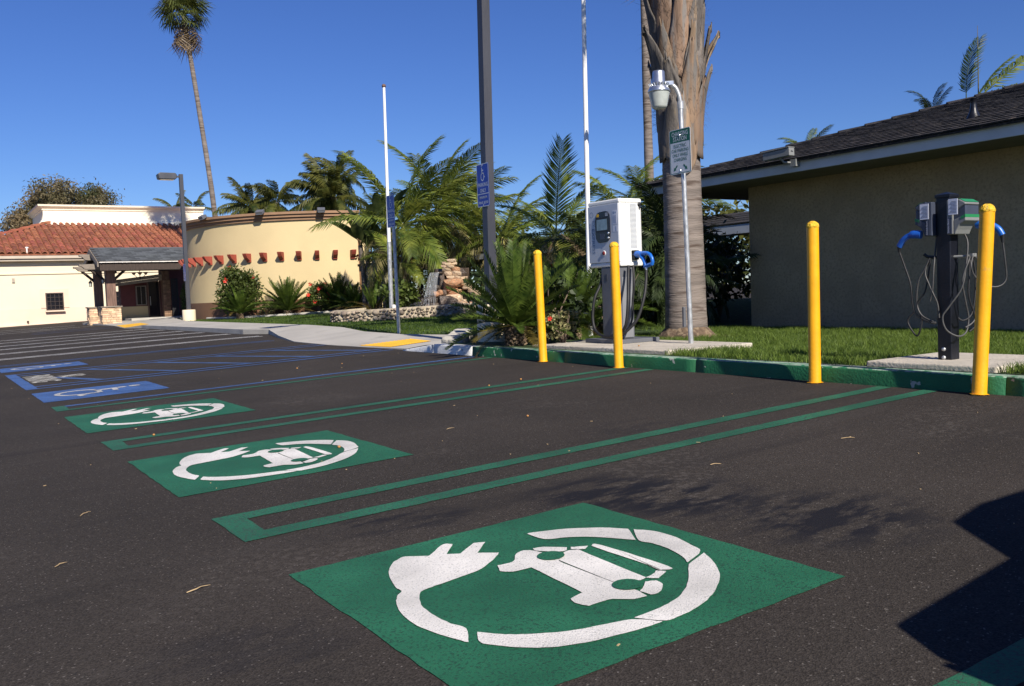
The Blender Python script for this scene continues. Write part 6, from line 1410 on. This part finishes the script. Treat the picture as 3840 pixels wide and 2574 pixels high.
RK = {k: [rock_mesh('rock', M[k], i+10, 2, .45, .9) for i in range(4)] for k in ('rock_tan','rock_red','rock_wet')}
rnd = random.Random(21)
# x, y in the fountain's own elevation drawing (1.65 mm units), half width, half height, depth, kind
STN = [(1165,300,62,28,0,'rock_tan'),(1055,335,36,26,.02,'rock_tan'),(1120,350,50,26,-.02,'rock_tan'),(1195,345,45,22,.0,'rock_tan'),(1050,378,40,22,.0,'rock_tan'),(1140,392,60,26,-.03,'rock_tan'),(1085,432,62,30,-.02,'rock_tan'),(1220,425,60,34,-.03,'rock_red'),(1105,485,60,32,-.03,'rock_tan'),(1225,490,70,38,-.04,'rock_tan'),(1145,548,60,30,-.05,'rock_tan'),(1240,550,55,26,-.04,'rock_tan'),(1330,570,55,34,.1,'rock_tan'),
 (1190,630,140,62,-.12,'rock_red'),(1130,700,110,46,-.05,'rock_red'),(1330,660,60,40,.05,'rock_tan'),(1400,690,60,40,.1,'rock_tan'),(1200,770,110,52,0,'rock_red'),(1350,710,40,22,-.1,'rock_tan'),(1430,740,55,40,.1,'rock_tan'),(1500,790,60,45,.15,'rock_tan'),
 (1110,940,150,135,-.22,'rock_wet'),(1240,1000,120,90,-.3,'rock_wet'),(1180,860,120,70,-.18,'rock_tan'),(1270,935,85,40,-.32,'rock_tan'),(1420,980,82,66,-.3,'rock_red'),(1330,900,40,28,-.3,'rock_tan'),(1260,855,40,24,-.28,'rock_tan'),(1390,925,34,22,-.25,'rock_tan'),(1320,1040,50,26,-.35,'rock_tan'),(1010,1035,40,26,-.3,'rock_red'),
 (920,690,66,44,-.1,'rock_wet'),(860,760,60,48,-.14,'rock_wet'),(930,780,44,40,-.2,'rock_red'),(985,760,36,40,-.2,'rock_red'),(850,860,56,52,-.2,'rock_wet'),(915,870,48,44,-.26,'rock_wet'),(880,950,58,48,-.26,'rock_wet'),(945,950,48,44,-.3,'rock_wet'),(820,960,50,44,-.2,'rock_wet'),(900,1020,62,40,-.3,'rock_wet'),(800,1035,52,32,-.22,'rock_wet'),(1010,640,36,60,-.02,'rock_wet'),(1020,540,36,70,.0,'rock_wet'),(1040,760,40,44,-.1,'rock_wet'),(985,470,60,16,-.05,'rock_wet'),(1060,620,46,60,0,'rock_wet')]
for x, y, hw, hh, d, k in STN:
    o = link('boulder', RK[k][rnd.randrange(4)], fo); o.location = fpos(x,y,d)-wloc(fo); o.scale = (hw*.00172*1.32, max(.1,hw*.00172*1.1), hh*.00172*1.5); o.rotation_euler = (rnd.uniform(-.12,.12),rnd.uniform(-.12,.12),R(-33)+rnd.uniform(-.2,.2))
o = link('boulder', rock_mesh('rock', M['rock_wet'], 40, 3, .3), fo); o.location = fpos(1140,760,.45)-wloc(fo); o.scale = (.55,.42,.85); o.rotation_euler = (0,0,R(-33))
wm = bpy.data.materials.new('water'); wm.use_nodes = True; b_ = wm.node_tree.nodes['Principled BSDF']; b_.inputs['Base Color'].default_value = (.85,.88,.9,1); b_.inputs['Roughness'].default_value = .12; b_.inputs['Alpha'].default_value = .10; b_.inputs['Specular IOR Level'].default_value = .9
foam = mat('foam', (.75,.77,.78), .35, .1, 40)
mb = MB(); rnd = random.Random(2)
for i in range(16):
    x0 = rnd.uniform(860,990); x1 = x0-30-rnd.uniform(60,130)*(1-(x0-860)/260); yl = rnd.uniform(960,1060); P = []
    for k in range(9): t = k/8; P.append(fpos(x0+(x1-x0)*t**.8+rnd.uniform(-7,7)*t, 468+(yl-468)*t**1.3, -.25-.22*t+rnd.uniform(-.02,.02)))
    mb.tube(P, [.002+.005*rnd.random() for _ in P], 5, False)
water = thing('waterfall','thin sheet of falling water on the left side of the boulder fountain','waterfall',tuple(fpos(850,760,-.3)))
mb.build('water_strand', wm, water)
mb = MB(); vs = []
for k in range(9):
    t = k/8
    for j in range(9): u = j/8; vs.append(fpos(865+120*u-(95-50*u)*t**.8, 462+330*t**1.25, -.27-.12*t+.02*math.sin(u*19+t*3)))
mb.smooth = True; mb.add(vs, [(i*9+j,i*9+j+1,(i+1)*9+j+1,(i+1)*9+j) for i in range(8) for j in range(8)]); mb.build('water_sheet', wm, water, fix=False)
mb = MB()
for i in range(260):
    t = rnd.random()**.6; x = 880-170*t+rnd.gauss(0,45); y = 560+490*t+rnd.gauss(0,25)
    if y > 1055: continue
    s = rnd.uniform(.002,.0045); p = fpos(x,y,-.45+rnd.gauss(0,.08)); mb.add([p+Vector(v)*s for v in ((1,0,0),(-1,0,0),(0,1,0),(0,-1,0),(0,0,1.8),(0,0,-1.8))], [(0,2,4),(2,1,4),(1,3,4),(3,0,4),(2,0,5),(1,2,5),(3,1,5),(0,3,5)])
stuff(mb.build('splash', foam, water, fix=False))

# ------------------------------------------------------------------ car standing in the bay to the right, outside the picture
car = thing('parked_car','grey parked car just beyond the right edge whose angular shadow lies on the asphalt','car',(2.7,-4.1,gz(2.7,-4.1)))
g = gz(2.7,-4.1); yN, yF = -3.30, -4.90
LOW = [(.80,.32),(.78,.62),(.80,.78),(.87,.905),(1.62,.985),(1.80,1.0),(3.55,.98),(4.2,.86),(4.38,.70),(4.40,.32)]
mb = MB(); mb.prism([(p[0],p[1]+g-.02) for p in LOW], (0,yF-yN,0), (0,yN,0), (1,0,0), (0,0,1)); mb.build('body', M['car_paint'], car, bevel=.02)
TOP = [(1.52,.97),(1.72,1.30),(1.98,1.36),(2.95,1.36),(3.55,.97)]
mb = MB(); a = [(p[0],yN-.02-.12*max(0,(p[1]-.97)/.4),p[1]+g-.02) for p in TOP]; b = [(p[0],yF+.02+.12*max(0,(p[1]-.97)/.4),p[1]+g-.02) for p in TOP]; k = len(TOP); mb.add(a+b, [tuple(range(k)),tuple(range(2*k-1,k-1,-1))]+[(i,(i+1)%k,k+(i+1)%k,k+i) for i in range(k)]); mb.build('cabin', M['car_paint'], car, bevel=.015)
mb = MB()
for y, s in ((yN,1),(yF,-1)): mb.add([(1.66,y-s*.022,1.02+g),(1.82,y-s*.105,1.27+g),(2.9,y-s*.105,1.27+g),(3.35,y-s*.022,1.02+g)], [(0,1,2,3)])
mb.build('side_window', M['glass_dark'], car, fix=False)
for x in (1.55,3.7):
    for y in (yN-.12,yF+.12):
        mb = MB(); mb.lathe((0,0,0), [(.16,-.09),(.28,-.09),(.30,-.06),(.30,.06),(.28,.09),(.16,.09)], 24); o = mb.build('wheel', M['tyre'], car, local=True); o.rotation_euler = (R(90),0,0); o.location = Vector((x,y,gz(x,y)+.30))-wloc(car); mb = MB(); mb.lathe((0,0,0), [(0,.07),(.15,.085),(.17,.09),(.17,-.09),(0,-.08)], 20); mb.build('rim', M['alu'], o, local=True)
mb = MB(); mb.bx(.765,.79,yF+.05,yF+.35,.62+g,.76+g); mb.bx(.765,.79,yN-.35,yN-.05,.62+g,.76+g); mb.build('tail_light', M['red'], car)
